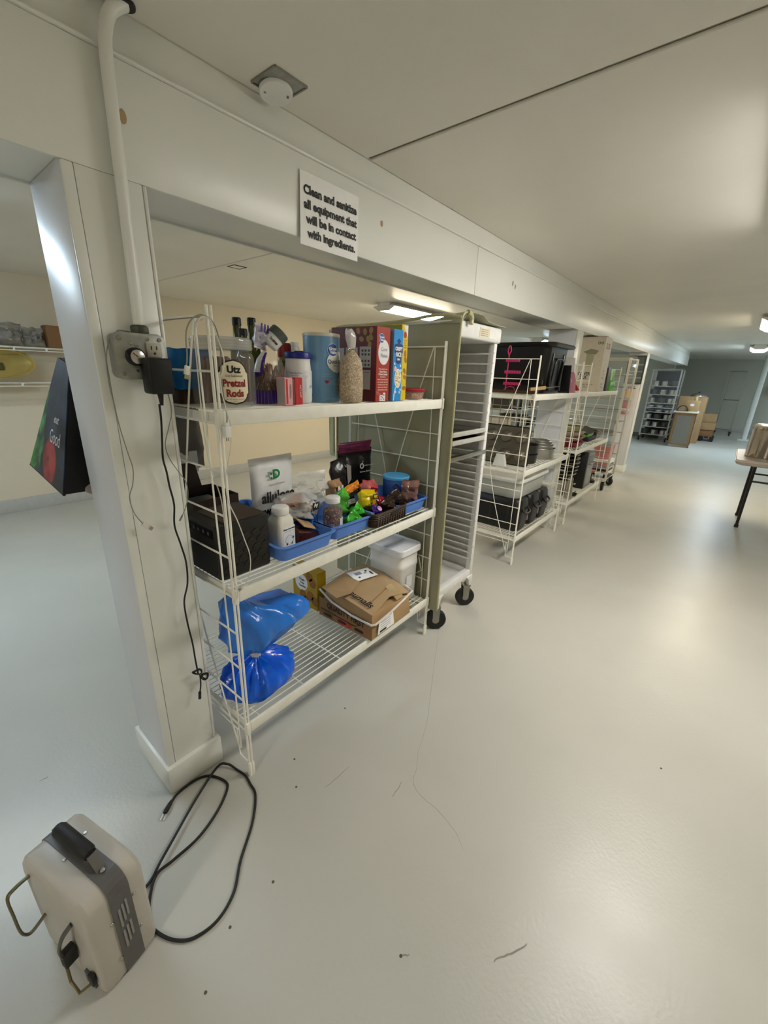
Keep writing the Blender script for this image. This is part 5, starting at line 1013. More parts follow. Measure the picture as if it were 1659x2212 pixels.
MB().loft([rr(.012,.20,.004,3,0,0,z) for z in (0,.22)]).build('board_panel', BK, t, bevel=.002); MB().box(-.008,.008,-.06,.06,.195,.205).build('grip_slot', BLACK, t)
t = thing('cutting_board', 'tall white cutting board leaning right of the black tote', 'cutting board', (3.93,1.24,TOP), 0); t.rotation_euler=(0,-.25,0)
MB().loft([rr(.010,.20,.004,3,0,0,z) for z in (0,.29)]).build('board_panel', mat('board_white','d9d6cf',.4), t, bevel=.002); MB().tube([(.0,.03*math.cos(a),.26+.012*math.sin(a)) for a in [2*PI*i/16 for i in range(16)]],.006,6,closed=True).build('grip_ring', mat('board_white2','c9c6bf',.4), t)
t = thing('cutting_board', 'pink translucent cutting board leaning in front of the white one', 'cutting board', (3.86,1.165,TOP), 0); t.rotation_euler=(0,-.3,0)
MB().loft([[(x,y*(1-.35*max(0,(z-.10)/.08)**2),z) for x,y,_ in rr(.008,.13,.003,3)] for z in (0,.06,.11,.15,.175)]).build('board_panel', mat('board_pink','c98a94',.3,alpha=.85), t); MB().tube([(-.006,.03*math.cos(a),.09+.045*math.sin(a)) for a in [PI*i/10 for i in range(11)]],.002,6).build('print_arc', WHITE, t)
t = thing('red_scoop', 'small red round scoop beside the pink cutting board', 'scoop', (3.99,1.15,TOP), 0)
MB().lathe([(.012,0),(.028,.008),(.036,.03),(.034,.031),(.026,.012),(.002,.006)],20).build('bowl', mat('scoop_red','b01c22',.35), t, loc=(0,0,.03), rot=(.9,0,.3)); MB().tube([(.0,.03,.05),(.02,.09,.05)],.006,7).build('handle', mat('scoop_red','b01c22',.35), t)
t = thing('black_tongs', 'black utensil lying at the front edge beside the tote', 'utensil', (3.72,1.125,TOP+.006), .1)
MB().tube([(-.09,0,.0),(.02,.0,.003),(.10,.005,.0)],.006,7).build('handle', BLACK, t); MB().lathe([(.004,-.002),(.026,.002),(.028,.005)],16,(-.10,0,0)).build('head', BLACK, t)
# --- muffin tin
t = thing('muffin_tin', 'dark grey muffin tin standing on its edge on the middle shelf', 'muffin tin', (3.115,1.33,MID), 0); t.rotation_euler=(0,-.08,0)
MT = mat('tin_dark','6f695c',.35,.5,var=.15,scale=10)
MB().loft([[(x,b,.006+a) for a,b,_ in rr(.30,.37,.02,4,.15,0)] for x in (0,.004)]).build('tin_plate', MT, t, bevel=.0015, seg=1)
MB().tube([(.002,b,.006+a) for a,b,_ in rr(.30,.37,.02,4,.15,0)],.005,7,closed=True).build('rolled_rim', BLACK, t)
for iy in range(3):
    for iz in range(2):
        c_ = MB().lathe([(.030,-.034),(.034,-.030),(.046,.0),(.050,.002)],24,cap1=False).build('cup', MT, t, loc=(-.001,-.12+.12*iy,.085+.14*iz), rot=(0,PI/2,0))
        MB().tube([(.048*math.cos(a),.048*math.sin(a),.0) for a in [2*PI*i/24 for i in range(24)]],.002,6,closed=True).build('cup_edge', MT, c_)
t = thing('white_bracket', 'small white plastic hood standing in front of the muffin tin', 'bracket', (3.03,1.33,MID), 0)
MB().loft([[(x*1.0,y*s,z) for x,y,_ in rr(.03,.11,.008,4)] for s,z in ((1.0,.0),(.95,.012),(.80,.05),(.62,.085),(.60,.092))]).build('hood', WHITE, t); MB().box(-.02,.02,-.085,-.05,0,.006).build('foot', WHITE, t, bevel=.002)
t = thing('cake_pan', 'stack of two dark round cake pans beside the muffin tin', 'cake pan', (3.33,1.26,MID), 0)
for k in range(2):
    MB().lathe([(.092,.001+.075*k),(.097,.006+.075*k),(.100,.070+.075*k),(.106,.072+.075*k),(.106,.0755+.075*k),(.098,.074+.075*k),(.094,.008+.075*k)],32).build('pan', mat('pan_darkgrey','3b3a37',.4,.5,var=.1), t)
for k,(r,h) in enumerate(((.135,.085),(.118,.105),(.105,.118),(.085,.132))):
    q = tag(MB().lathe([(r*.96,.0),(r*.975,.004),(r,h-.004),(r*1.04,h-.002),(r*1.04,h+.001),(r*.985,h),(r*.955,.004+.001)],40).build('round_cake_pan', mat('alu','b4b3ac',.35,.9,var=.08,scale=10)),('largest outer','second','third','smallest inner')[k]+' pan of the nested silver round cake pans','cake pan','nested silver cake pans')
    q.location=(3.66,1.265,MID+.006*k)
    MB().tube([(r*1.035*math.cos(a),r*1.035*math.sin(a),h) for a in [2*PI*i/40 for i in range(40)]],.0028,6,closed=True).build('rolled_rim', mat('alu','b4b3ac',.35,.9), q)
# --- black totes and clear box, bottom shelf
for k,(x,lb) in enumerate(((3.185,'nearest ribbed black case on the bottom shelf'),(3.425,'middle ribbed black case on the bottom shelf'),(3.645,'farthest ribbed black case on the bottom shelf'))):
    t = thing('black_case', lb, 'case', (x,1.385,LOW), 0, 'black cases under the clear box')
    MB().loft([rr(.205*s,.50*s2,.05,6,0,0,z) for s,s2,z in ((.80,.94,0),(.95,.98,.02),(1,1,.10),(1,1,.20),(.95,.98,.245),(.86,.95,.262))]).build('case_body', mat('case_black','171412',.42,var=.25,scale=5,bump=.2,bscale=30), t)
    for dy in (-.15,0,.15): MB().box(-.106,.106,dy-.012,dy+.012,.05,.23).build('rib', mat('case_black2','1f1b18',.45), t, bevel=.004)
    MB().tube(spline([(-.05,-.25,.19),(-.05,-.275,.16),(.05,-.275,.16),(.05,-.25,.19)],4),.008,7).build('handle', BLACK, t); MB().box(.068,.082,-.254,-.244,.07,.13).build('latch', mat('latch_pinkgrey','8a7f7c',.4), t, bevel=.002)
t = thing('clear_storage_box', 'shallow frosted storage box with white lid on the black cases', 'storage box', (3.405,1.385,LOW+.264), 0)
MB().loft([rr(.60*s,.42*s,.05,5,0,0,z) for s,z in ((.93,0),(.95,.01),(1,.13),(1.02,.132),(1.02,.14))]).build('box_body', FROST, t); MB().loft([rr(.64*s,.46*s,.06,5,0,0,z) for s,z in ((1,.135),(1.01,.14),(1.01,.156),(.98,.162),(.88,.162),(.86,.156))]).build('lid', mat('lid_milky','e2e3e0',.3), t)
for k in range(7): MB().box(-.24+.07*k,-.20+.07*k,-.16,.16,.012,.10).build('content_pack', mat('content_grey','b7b4a8',.5,var=.15), t, bevel=.004)
for k,(x,h,lb) in enumerate(((3.83,.26,'tall clear container on the bottom shelf next to the cases'),(3.94,.22,'shorter clear container at the end of the bottom shelf'))):
    t = thing('clear_container', lb, 'container', (x,1.23,LOW), 0, 'clear containers at the shelf end')
    MB().loft([rr(.10*s,.13*s,.02,4,0,0,z) for s,z in ((.9,0),(1,.01),(1.04,h))],True,False).build('box_body', FROST, t); MB().loft([rr(.112,.142,.024,4,0,0,z) for z in (h,h+.014)]).build('lid', mat('lid_greymilk','c8c6bc',.35), t, bevel=.003); MB().box(-.04,.04,-.05,.05,.01,h*.6).build('contents', mat('content_bluegrey','8f9aa2',.5,var=.15), t, bevel=.006)

# ================================================================ third unit
t = thing('printed_carton', 'tall white printed carton with a picture of a side table', 'carton', (4.70,1.135,TOP), .03)
WB = mat('carton_white','cfc6b2',.55,var=.04)
w_,d_,h_ = .30,.235,.514
MB().box(0,w_,0,d_,0,h_).build('carton_body', WB, t, bevel=.002, seg=1)
MB().box(-.002,.10,.0,d_,h_,h_+.003).build('top_flap', CARDD, t)
decal(t,'table_picture',[(-.07,.0),(.0,.028),(.075,.01),(.05,-.025),(-.03,-.02)],mat('print_olivegrey','8b8a72',.6),(-.0,.12,.375),LF); decal(t,'stem_picture',[(-.04,.09),(.04,.07),(.028,-.04),(-.028,-.04)],mat('print_khaki','aaa588',.6),(0,.12,.275),LF)
for dz,s_ in ((.165,'CLEVER'),(.13,'SIDE')): text(t,s_,.042,INK,(0,.15,dz),LF,bold=.001,sx=.8)
text(t,'TABLE 40 x 45',.02,INK,(0,.11,.062),LF); text(t,'INDOOR USE',.018,INK,(0,.13,.04),LF)
for k in range(2): MB().tube([(-.001,.055-.03*k+.010*math.cos(a),.455+.010*math.sin(a)) for a in [2*PI*i/14 for i in range(14)]],.0022,6,closed=True).build('print_icon', INK, t)
text(t,'DUSK',.075,mat('print_brown2','6a4a3a',.6),(w_/2,0,.43),FR,bold=.001,sx=.95)
for k in range(3): text(t,('KEEP','DRY','FRAGILE')[k],.024,INK,(w_/2,0,.20-.035*k),FR)
for k in range(2): text(t,('MADE OF','METAL')[k],.024,INK,(w_/2,0,.07-.03*k),FR)
t = thing('grey_carton', 'dark grey carton right of the tall printed carton', 'carton', (5.055,1.14,TOP), 0); MB().box(0,.11,0,.20,0,.24).build('carton_body', mat('carton_charcoal','3a3835',.5), t, bevel=.002); MB().box(.111,.1115,.05,.15,.05,.2).build('label', LB, t)
t = thing('piping_set', 'black and white piping tool standing on the grey carton', 'tool', (5.12,1.22,TOP+.243), 0); MB().lathe([(.022,0),(.022,.03),(.010,.05),(.008,.11),(.004,.12)],16).build('nozzle', mat('tool_silver','c8c8c4',.3,.6), t); MB().lathe([(.03,.0),(.032,.012),(.024,.02)],16).build('base_ring', BLACK, t)
t = thing('green_box', 'bright green box at the right end of the top shelf', 'box', (5.24,1.14,TOP), 0); GB=mat('box_green','5fb52a',.4,var=.06)
MB().box(0,.22,0,.18,0,.095).build('carton_body', GB, t, bevel=.002); 
for k in range(3): MB().prism(ell(.012,.022,12),(.05+.06*k,0,.048),*FR,.0008).build('print_figure', mat('green_dark','2e6a16',.45), t)
t = thing('green_box', 'second green box with white figure stacked on the first green box', 'box', (5.27,1.16,TOP+.097), 0); MB().box(0,.19,0,.15,0,.13).build('carton_body', GB, t, bevel=.002); MB().prism(ell(.035,.05,16),(.06,0,.06),*FR,.0008).build('print_figure', WB, t)
# --- middle shelf: bowls, black box
for k,(z,r,c_,lb) in enumerate(((0,.175,'8e2630','red plastic bowl at the bottom of the bowl stack'),(.052,.17,'b98a86','pink clear bowl above the red one'),(.100,.165,'c9b8a8','clear dome above the pink bowl'))):
    q = tag(MB().lathe([(r*.80,0),(r*.9,.01),(r*1.0,.040),(r*1.04,.044),(r*1.04,.048),(r*.97,.046),(r*.85,.012)],36).build('plastic_bowl', mat('bowl%d'%k,c_,.2,alpha=.9 if k else 1)),lb,'bowl','stacked bowls on the middle shelf'); q.location=(4.60,1.32,MID+z)
    MB().tube([(r*1.04*math.cos(a),r*1.04*math.sin(a),.046) for a in [2*PI*i/36 for i in range(36)]],.003,6,closed=True).build('rolled_rim', mat('bowl%d'%k,c_,.2), q)
t = thing('salad_bowl', 'pale green clear bowl with tipped lid on top of the bowl stack', 'bowl', (4.62,1.32,MID+.150), 0)
MB().lathe([(.11,0),(.125,.005),(.15,.055),(.152,.058),(.146,.055),(.12,.008)],36).build('bowl', mat('bowl_green','b9bf8e',.15,alpha=.7), t); MB().lathe([(.15,0),(.155,.006),(.15,.010)],36).build('lid', mat('lid_pale','d8d2c2',.25,alpha=.85), t, loc=(0,0,.075), rot=(.12,.08,0))
t = thing('black_tray_box', 'open black box with lid up and green insert on the middle shelf', 'box', (5.02,1.20,MID), 0)
MB().box(0,.32,0,.26,0,.05).build('box_body', BLACK, t, bevel=.004); MB().box(.02,.20,.02,.2,.05,.075).build('green_insert', GB, t, bevel=.003); MB().add([(.0,.02,.085),(.36,.0,.10),(.42,.26,.165),(.04,.28,.155)],[(0,1,2,3)]).build('lid', mat('lid_brownblack','241c14',.4), t, solid=.008); MB().box(.30,.34,.0,.03,.03,.11).build('side_panel', mat('box_brown2','4a3520',.5), t)
t = thing('steel_whisk', 'shiny metal whisk head beside the open black box', 'whisk', (5.40,1.20,MID), 0)
for k in range(5): MB().tube([(.03*math.cos(k*PI/5)*math.sin(a),.03*math.sin(k*PI/5)*math.sin(a),.055-.05*math.cos(a)) for a in [2*PI*i/16 for i in range(16)]],.0018,6,closed=True).build('wire_loop', STEEL, t)
# --- bottom shelf: stacked pans, vase, machine
for k in range(8):
    r=.185-.005*abs(k-3); z=.17+.040*k
    q = tag(MB().lathe([(r*.74,0),(r*.82,.006),(r*.98,.060),(r*1.03,.064),(r*1.03,.068),(r*.96,.065),(r*.78,.010)],36).build('steel_bowl', mat('steel_bowl','b0aca2',.2,.95,var=.06)),'steel bowl in the tall nested stack on the third unit, number %s from the bottom'%('one','two','three','four','five','six','seven','eight')[k],'bowl','nested steel bowls'); q.location=(4.63,1.34,LOW+z); 
    MB().tube([(r*1.03*math.cos(a),r*1.03*math.sin(a),.066) for a in [2*PI*i/36 for i in range(36)]],.003,6,closed=True).build('rolled_rim', mat('steel_bowl','b0aca2',.2,.95), q)
t = thing('stock_pot', 'steel pot under the nested bowls on the bottom shelf', 'pot', (4.63,1.34,LOW), 0)
MB().lathe([(.14,0),(.15,.006),(.15,.160),(.156,.163),(.156,.168),(.148,.165),(.146,.01)],36).build('pot_body', mat('steel_bowl','b0aca2',.2,.95), t); 
for s in (-1,1): MB().tube(spline([(-.03,s*.15,.12),(-.03,s*.18,.125),(.03,s*.18,.125),(.03,s*.15,.12)],4),.004,6).build('handle', STEEL, t)
t = thing('steel_shaker', 'slim tapered steel shaker at the front of the bottom shelf', 'shaker', (4.47,1.165,LOW), 0); MB().lathe([(.04,0),(.042,.005),(.038,.06),(.027,.15),(.026,.19)],24).build('shaker_body', STEEL, t); MB().lathe([(.028,.19),(.028,.21),(.02,.225)],20).build('cap', STEELD, t)
t = thing('small_black_pan', 'small black round pan beside the steel shaker', 'pan', (4.60,1.155,LOW), 0); MB().lathe([(.03,0),(.035,.003),(.045,.03),(.043,.03),(.032,.005)],24).build('pan_body', BLACK, t); MB().tube([(.045,0,.025),(.11,.0,.03)],.005,6).build('handle', BLACK, t)
t = thing('appliance_box', 'upright black and grey appliance on the bottom shelf of the third unit', 'appliance', (4.98,1.16,LOW), 0)
MB().box(0,.05,0,.34,0,.42).build('black_side', BLACK, t, bevel=.006); MB().box(.05,.30,0,.34,0,.40).build('grey_body', mat('appliance_grey','8f8c82',.35,.3,var=.05), t, bevel=.006); MB().box(.09,.26,-.004,.001,.30,.37).build('control_panel', mat('panel_grey','6a6860',.4), t); MB().tube([(.08,-.02,.28),(.27,-.02,.28)],.006,7).build('handle', STEELD, t)
for dx in (.08,.27): MB().tube([(dx,-.02,.28),(dx,.005,.28)],.005,6).build('handle_post', STEELD, t)
t = thing('black_fan', 'round black base with red light top at the unit end', 'fan', (5.42,1.20,LOW), 0); MB().lathe([(.06,0),(.065,.01),(.06,.03),(.02,.05),(.02,.12)],20).build('base', BLACK, t); MB().lathe([(.02,.12),(.05,.13),(.05,.15)],20).build('head', mat('head_pinkred','b06a60',.4), t)

# ================================================================ wrapped rack beyond, red bucket, extinguisher
t = thing('wrapped_rack', 'tall pan rack wrapped in clear plastic beyond the shelving units', 'pan rack', (6.08,1.15,0), 0)
W_,D_=.46,.62
for x,y in ((0,0),(W_,0),(0,D_),(W_,D_)): MB().lathe([(.014,.14),(.014,1.70)],10,(x,y,0)).build('upright', mat('alu_post','d8d5c8',.3,.3), t)
for z in (.16,1.69): MB().tube([(0,0,z),(W_,0,z),(W_,D_,z),(0,D_,z)],.012,7,closed=True).build('frame_ring', mat('alu_post','d8d5c8',.3,.3), t)
for k in range(9):
    z=.30+.15*k
    for x in (0,W_): MB().tube([(x,0,z),(x,D_,z)],.006,6).build('runner', STEEL, t)
    if k%2==0: MB().box(.01,W_-.01,.01,D_-.01,z,z+.012).build('sheet_pan', STEEL, t, bevel=.003)
loops=[]
for k,z in enumerate((.35,.7,1.05,1.4,1.66,1.735,1.75)):
    s=1.0 if k<5 else (.9 if k==5 else .5); loops.append([(W_/2+(x*s)*(1+.03*vnoise(i*.8,k,0,3)),D_/2+(y*s)*(1+.03*vnoise(i*.7,k,1,5)),z) for i,(x,y,_) in enumerate(rr(W_+.05,D_+.05,.05,6))])
MB().loft(loops,False,True).build('plastic_wrap', mat('wrap_film','eef0ee',.08,var=.05,alpha=.13,bump=.8,bscale=14), t)
for x,y in ((.03,.03),(W_-.03,.03),(.03,D_-.03),(W_-.03,D_-.03)): caster(t,x,y,R=.06,zt=.15,a=x*2)
t = thing('red_bucket', 'red plastic bucket on a small cart behind the third unit', 'bucket', (6.95,1.42,.30), 0)
MB().lathe([(.11,0),(.12,.005),(.15,.22),(.155,.225),(.145,.222),(.115,.01)],28).build('bucket_body', mat('bucket_red','c8322c',.35), t); MB().tube([(.15*math.cos(a),0,.22+.10*math.sin(a)*.2) for a in [PI*i/10 for i in range(11)]],.004,6).build('handle', STEEL, t)
t = thing('low_cart', 'low white and black striped cart under the red bucket', 'cart', (6.95,1.42,0), 0)
for z,mm in ((.28,WHITE),(.235,BLACK),(.20,WHITE),(.165,BLACK),(.12,WHITE)): MB().box(-.16,.16,-.14,.14,z-.032,z).build('cart_tier', mm, t, bevel=.004)
MB().box(-.165,.165,-.145,.145,.28,.30).build('cart_top', WHITE, t, bevel=.004)
for x in (-.12,.12):
    for y in (-.1,.1): MB().lathe([(.035,-.012),(.04,-.006),(.04,.006),(.035,.012)],14).build('wheel', BLACKR, t, loc=(x,y,.04), rot=(PI/2,0,0)); MB().box(x-.01,x+.01,y-.016,y+.016,.06,.09).build('wheel_mount', STEELD, t)
t = thing('fire_extinguisher', 'red fire extinguisher with yellow top band hung on the far column', 'extinguisher', (7.555,1.36,.93), 0)
MB().lathe([(.05,0),(.055,.006),(.055,.17),(.055,.20)],22).build('cylinder', mat('ext_red','a8161a',.3), t); MB().lathe([(.0555,.20),(.0555,.33),(.04,.37),(.02,.385)],22).build('upper_band', mat('ext_yellow','c79a3c',.4), t)
MB().lathe([(.056,.05),(.056,.09)],22,cap0=False,cap1=False).build('label', LB, t); MB().lathe([(.056,.19),(.056,.215)],22,cap0=False,cap1=False).build('black_band', INK, t)
MB().box(-.012,.012,-.08,.03,.39,.405).build('lever', BLACK, t, bevel=.003); MB().box(-.012,.012,-.07,.03,.42,.43).build('lever', BLACK, t, bevel=.003); MB().tube(spline([(0,.03,.38),(-.03,.06,.33),(-.03,.062,.2),(-.03,.06,.12)],5),.007,7).build('hose', BLACKR, t); MB().lathe([(.016,.375),(.016,.43)],14).build('valve', STEELD, t)

# ================================================================ back bay shelving seen behind the units
t = thing('steel_shelving', 'steel shelving with trays and clear boxes in the back bay', 'shelving', (6.2,2.55,0), 0)
for x in (0,1.2):
    for y in (0,.55): MB().lathe([(.014,0),(.014,1.75)],10,(x,y,0)).build('post', STEEL, t)
BOXC = [mat('bayclear','b9b7ac',.25,var=.1,alpha=.75), mat('baygrey','6f6e68',.4,var=.15), mat('baydark','2c2a27',.45,var=.2), mat('baysilver','a8a69c',.3,.8,var=.1)]
for k,z in enumerate((.15,.42,.69,.96,1.23,1.50,1.72)):
    sh = MB().box(0,1.2,0,.55,z-.03,z).build('shelf', STEEL, t, bevel=.003)
random.seed(19)
for k,z in enumerate((.15,.42,.69,.96,1.23,1.50)):
    for c,xs in enumerate((.08,.45,.83)):
        ww=.26+random.random()*.08; hh=.09+random.random()*.10; mi=(k*2+c)%4
        q=thing('storage_bin', '%s bin at the %s of the %s deck of the back bay shelving'%(('clear','grey','black','silver')[mi],('near end','middle','far end')[c],('lowest','second','third','fourth','fifth','top')[k]),'bin',(6.2+xs+ww/2-.04,2.825,z),0,'bins on the steel shelving'); 
        MB().loft([rr(ww*.92*s_,.40*s_,.02,4,0,0,zz) for s_,zz in ((.92,0),(1,hh))]).build('bin_body', BOXC[mi], q, bevel=.002, seg=1); MB().loft([rr(ww*.96,.42,.022,4,0,0,zz) for zz in (hh,hh+.012)]).build('lid', BOXC[(mi+1)%4], q, bevel=.002, seg=1)
# grey wire grid panels standing in the back bay, seen under the second unit's top shelf
t = thing('wire_grid', 'grey wire grid panel standing against the back bay column line', 'wire grid', (4.75,1.95,0), .1)
GW = mat('grid_grey','83837a',.4,.5)
for k in range(7): MB().tube([(.0,.10*k,.05),(.0,.10*k,1.28)],.004,6).build('upright_wire', GW, t)
for k in range(9): MB().tube([(.0,0,.06+.15*k),(.0,.6,.06+.15*k)],.004,6).build('cross_wire', GW, t)
for y in (0.05,.55): MB().tube([(-.15,y,.004),(.15,y,.004)],.004,6).build('foot', GW, t); MB().tube([(0,y,.0),(0,y,.07)],.004,6).build('foot_post', GW, t)

# ================================================================ far end of the room
t = thing('sheet_pan_rack', 'rolling rack full of steel pots under clear plastic at the far end', 'pan rack', (12.47,1.22,0), 0)
W_,D_=.56,.58
for x,y in ((0,0),(W_,0),(0,D_),(W_,D_)): MB().box(x-.015,x+.015,y-.015,y+.015,.12,1.72).build('upright', mat('alu_dull','a6a69f',.4,.5), t)
for x,y in ((0,0),(W_,0),(0,D_),(W_,D_)): caster(t,x,y,R=.06,zt=.13,a=x)
zz=[.17,.36,.55,.72,.83,.94,1.14,1.34]
for z in zz: MB().box(-.01,W_+.01,-.01,D_+.01,z-.014,z).build('tray', mat('alu_tray','b9b9b2',.35,.6), t, bevel=.003)
MB().box(W_-.012,W_-.002,.0,D_,.15,1.70).build('dark_backing', mat('rack_dark','22211f',.6), t)  # dark sheet fills the gaps between the pots with near black
MB().tube([(0,0,1.72),(W_,0,1.72),(W_,D_,1.72),(0,D_,1.72)],.012,6,closed=True).build('top_ring', STEEL, t)
MB().loft([[(W_/2+x*s,D_/2+y*s,z) for x,y,_ in rr(W_+.06,D_+.06,.05,5)] for s,z in ((1,.75),(1,1.2),(1.01,1.68),(.93,1.75),(.5,1.76))],False,True).build('plastic_wrap', mat('wrap_film2','e6eae8',.1,alpha=.07,bump=.6,bscale=12), t)
for i,z in enumerate(zz):
    h=.11 if i not in (3,4) else .05
    for k in range(3):
        q=thing('steel_pot','%s steel pot on the %s tray of the far rack'%(('left','middle','right')[k],('lowest','second','third','fourth','fifth','sixth','seventh','top')[i]),'pot',(12.47+.12,1.22+.49-.195*k,z),0,'pots on the far rack')
        MB().lathe([(.075,0),(.08,.004),(.082,h-.01),(.086,h)],18).build('pot_body', STEEL if (i+k)%3 else mat('pot_dark','4c4a45',.4,.6), q); MB().lathe([(.086,h),(.08,h+.008),(.02,h+.02)],18).build('lid', mat('pot_lid','77756e',.3,.8), q)
t = thing('base_cabinet', 'low wooden cabinet with drawers and pale worktop at the far end', 'cabinet', (11.85,.68,0), .06)
WD=mat('wood_cab','8a6a44',.5,var=.12,scale=6,stretch=(1,1,.2)); 
for a in ((0,.02,0,.42,0,.78),(0,.60,.0,.02,0,.78),(0,.60,.40,.42,0,.78),(.58,.60,.02,.40,0,.78),(.02,.58,.02,.40,.0,.06)): MB().box(*a).build('panel', WD, t)
MB().box(-.004,.0,.06,.36,.08,.72).build('back_panel', mat('cab_grey','77746a',.5), t)
for k in range(4): d=MB().box(.03,.57,-.012,.0,.08+.165*k,.23+.165*k).build('drawer', mat('cab_front','9a958a',.45), t, bevel=.003); MB().tube([(.25,-.025,.16+.165*k),(.35,-.025,.16+.165*k)],.005,6).build('handle', STEEL, d)
MB().box(-.03,.63,-.03,.45,.78,.81).build('worktop', mat('worktop_pale','cfc9b6',.4), t, bevel=.004)
MB().box(.0,.60,-.002,.42,0,.05).build('plinth', mat('plinth_white','d8d6cc',.5), t)
o = thing('angle_bracket','small dark curved object on the far cabinet','tool',(11.95,.98,.811)); MB().tube([(.0,.10*math.cos(a),.002+.12*math.sin(a)) for a in [PI*i/12 for i in range(13)]],.012,7).build('arch', mat('bracket_brown','3a2718',.5), o); MB().box(-.05,.05,-.12,.12,0,.006).build('foot_plate', BLACK, o)
def carton(name,label,loc,w,d,h,rz=0,m=CARD,lab=True):
    t=thing(name,label,'cardboard box',loc,rz,'cardboard boxes at the far end'); MB().box(0,w,0,d,0,h).build('carton_body', m, t, bevel=.004); MB().box(w/2-.02,w/2+.02,-.001,d+.001,h-.001,h+.002).build('tape', mat('tape_tan','8a6a45',.4), t)
    if lab: MB().box(-.002,0,d*.35,d*.65,h*.5,h*.72).build('label', LB, t)
    return t
carton('cardboard_box','big upright cardboard box behind the far cabinet',(12.95,.62,.0),.45,.56,1.12)
carton('cardboard_box','cardboard box standing on the far cabinet worktop',(11.98,.70,.811),.30,.24,.24)
carton('cardboard_box','wide cardboard box on the dark pallet',(13.75,.36,.12),.5,.46,.17,0,CARDD,False)
carton('cardboard_box','second cardboard box stacked on the pallet',(13.72,.34,.293),.5,.50,.18,.03,CARD,False)
carton('cardboard_box','small open cardboard box on top of the pallet stack',(13.78,.36,.476),.35,.34,.22,.1,CARD,False)
t=thing('dark_pallet','black pallet under the cardboard boxes at the far end','pallet',(13.7,.32,0)); 
for k in range(5): MB().box(0,.6,.115*k,.115*k+.08,.085,.115).build('plank', BLACK, t)
for y in (0,.23,.46): MB().box(0,.6,y,y+.08,.0,.085).build('skid', BLACK, t)
t=thing('paper_roll','tan paper roll standing on the far cabinet beside a carton','roll',(12.37,.80,.811)); MB().lathe([(.035,0),(.035,.33)],18).build('roll', mat('kraft_pale','c9a878',.6), t); MB().lathe([(.02,.33),(.02,.34)],12).build('core', CARDD, t)
t=thing('serving_dome','domed steel cover on top of the upright cardboard box','lid',(13.10,.82,1.124)); MB().lathe([(.17,0),(.17,.01),(.13,.06),(.05,.085),(.015,.09)],28).build('dome', STEEL, t); MB().lathe([(.015,.09),(.02,.105),(.012,.115)],12).build('knob', BLACK, t)
t=thing('empty_rack','empty tall wheeled rack frame against the far wall','rack',(15.85,.03,0),0)
for x,y in ((0,0),(.5,0),(0,.38),(.5,.38)): MB().box(x-.016,x+.016,y-.016,y+.016,.12,1.80).build('upright', mat('alu_dull2','8f918a',.4,.5), t)
for z in (.14,1.0,1.79): 
    for a,b in (((0,0,z),(0,.38,z)),((.5,0,z),(.5,.38,z)),((0,0,z),(.5,0,z)),((0,.38,z),(.5,.38,z))): MB().tube([a,b],.012,6).build('rail', STEEL, t)
for k in range(9): MB().box(.0,.5,.36,.38,.30+.16*k,.312+.16*k).build('runner', STEELD, t); MB().box(.0,.5,.0,.02,.30+.16*k,.312+.16*k).build('runner', STEELD, t)
for x,y in ((0,0),(.5,0),(0,.38),(.5,.38)): caster(t,x,y,R=.055,zt=.13,a=x)
t=thing('wall_bracket','dark shelf bracket with a small box on the far wall','bracket',(17.0,-.75,1.30)); MB().box(0,.29,-.5,.12,0,.03).build('board', mat('board_dark','2b2722',.5), t, bevel=.003); MB().box(.05,.2,.0,.1,.03,.16).build('small_box', WB, t, bevel=.003)

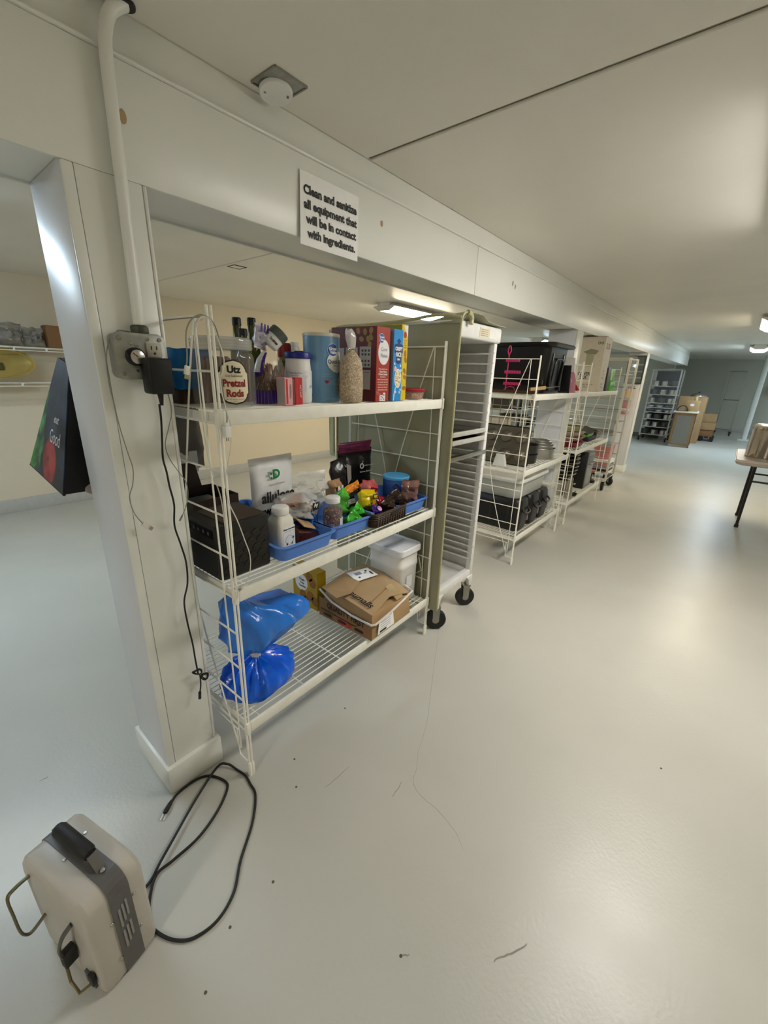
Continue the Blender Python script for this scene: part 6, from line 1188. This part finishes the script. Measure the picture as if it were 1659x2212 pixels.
# ================================================================ folding table with pots
t=thing('folding_table','folding table with speckled grey top and black legs at the right','table',(5.72,-.60,0),0)
TT=mat('table_top','b8ada2',.4,var=.06,scale=60)
MB().loft([rr(.95*s,1.0*s2,.05,6,0,0,z) for s,s2,z in ((.95,.95,.690),(.99,.99,.700),(1,1,.712),(1,1,.736),(.995,.995,.742))]).build('tabletop', TT, t)
MB().tube([(x*1.0,y*1.0,.727) for x,y,_ in rr(.955,1.005,.05,6)],.006,7,closed=True).build('edge_trim', mat('trim_pinkgrey','cfc0b4',.35,.2), t)
for x,y in ((-.15,.33),(.38,.33),(-.15,-.33),(.38,-.33)):
    lg=MB().tube([(x-.0,y,.69),(x,y,.012)],.0135,10).build('leg', mat('leg_black','161412',.4), t); MB().lathe([(.018,0),(.018,.03)],12,(x,y,0)).build('foot_cap', BLACKR, lg)
for x in (-.15,.38): MB().tube([(x,-.33,.50),(x,.33,.50)],.010,8).build('leg_bar', mat('leg_black','161412',.4), t)
for y in (.33,-.33): MB().tube([(-.15,y,.44),(.12,y,.685)],.008,8).build('brace', mat('leg_black','161412',.4), t)
for (x,y,r,h,lb) in ((5.66,-.315,.155,.30,'large ribbed steel pot on the folding table'),(5.95,-.62,.16,.28,'second steel pot behind on the folding table')):
    q=thing('steel_stock_pot',lb,'pot',(x,y,.742),0,'steel pots on the folding table')
    n_=48; P0=[(r*.97,0),(r,.006),(r,h*.88),(r*1.03,h*.90),(r*1.03,h*.93),(r*.98,h*.94),(r*.98,h),(r*.94,h)]
    MB().loft([[(a*(1+(.012 if 0<k<3 and j%4<2 else 0))*math.cos(2*PI*j/n_),a*(1+(.012 if 0<k<3 and j%4<2 else 0))*math.sin(2*PI*j/n_),z) for j in range(n_)] for k,(a,z) in enumerate(P0)]).build('pot_body', mat('steel_mirror','bdb6aa',.14,.95,var=.08,scale=6), q)
    MB().lathe([(r*.99,h),(r*1.02,h+.008),(r*.9,h+.022),(r*.3,h+.034)],36).build('lid', mat('steel_mirror2','c9bda6',.16,.95), q); MB().tube([(-r*.2,0,h+.034),(-r*.2,0,h+.055),(r*.2,0,h+.055),(r*.2,0,h+.034)],.006,7).build('lid_handle', STEEL, q)
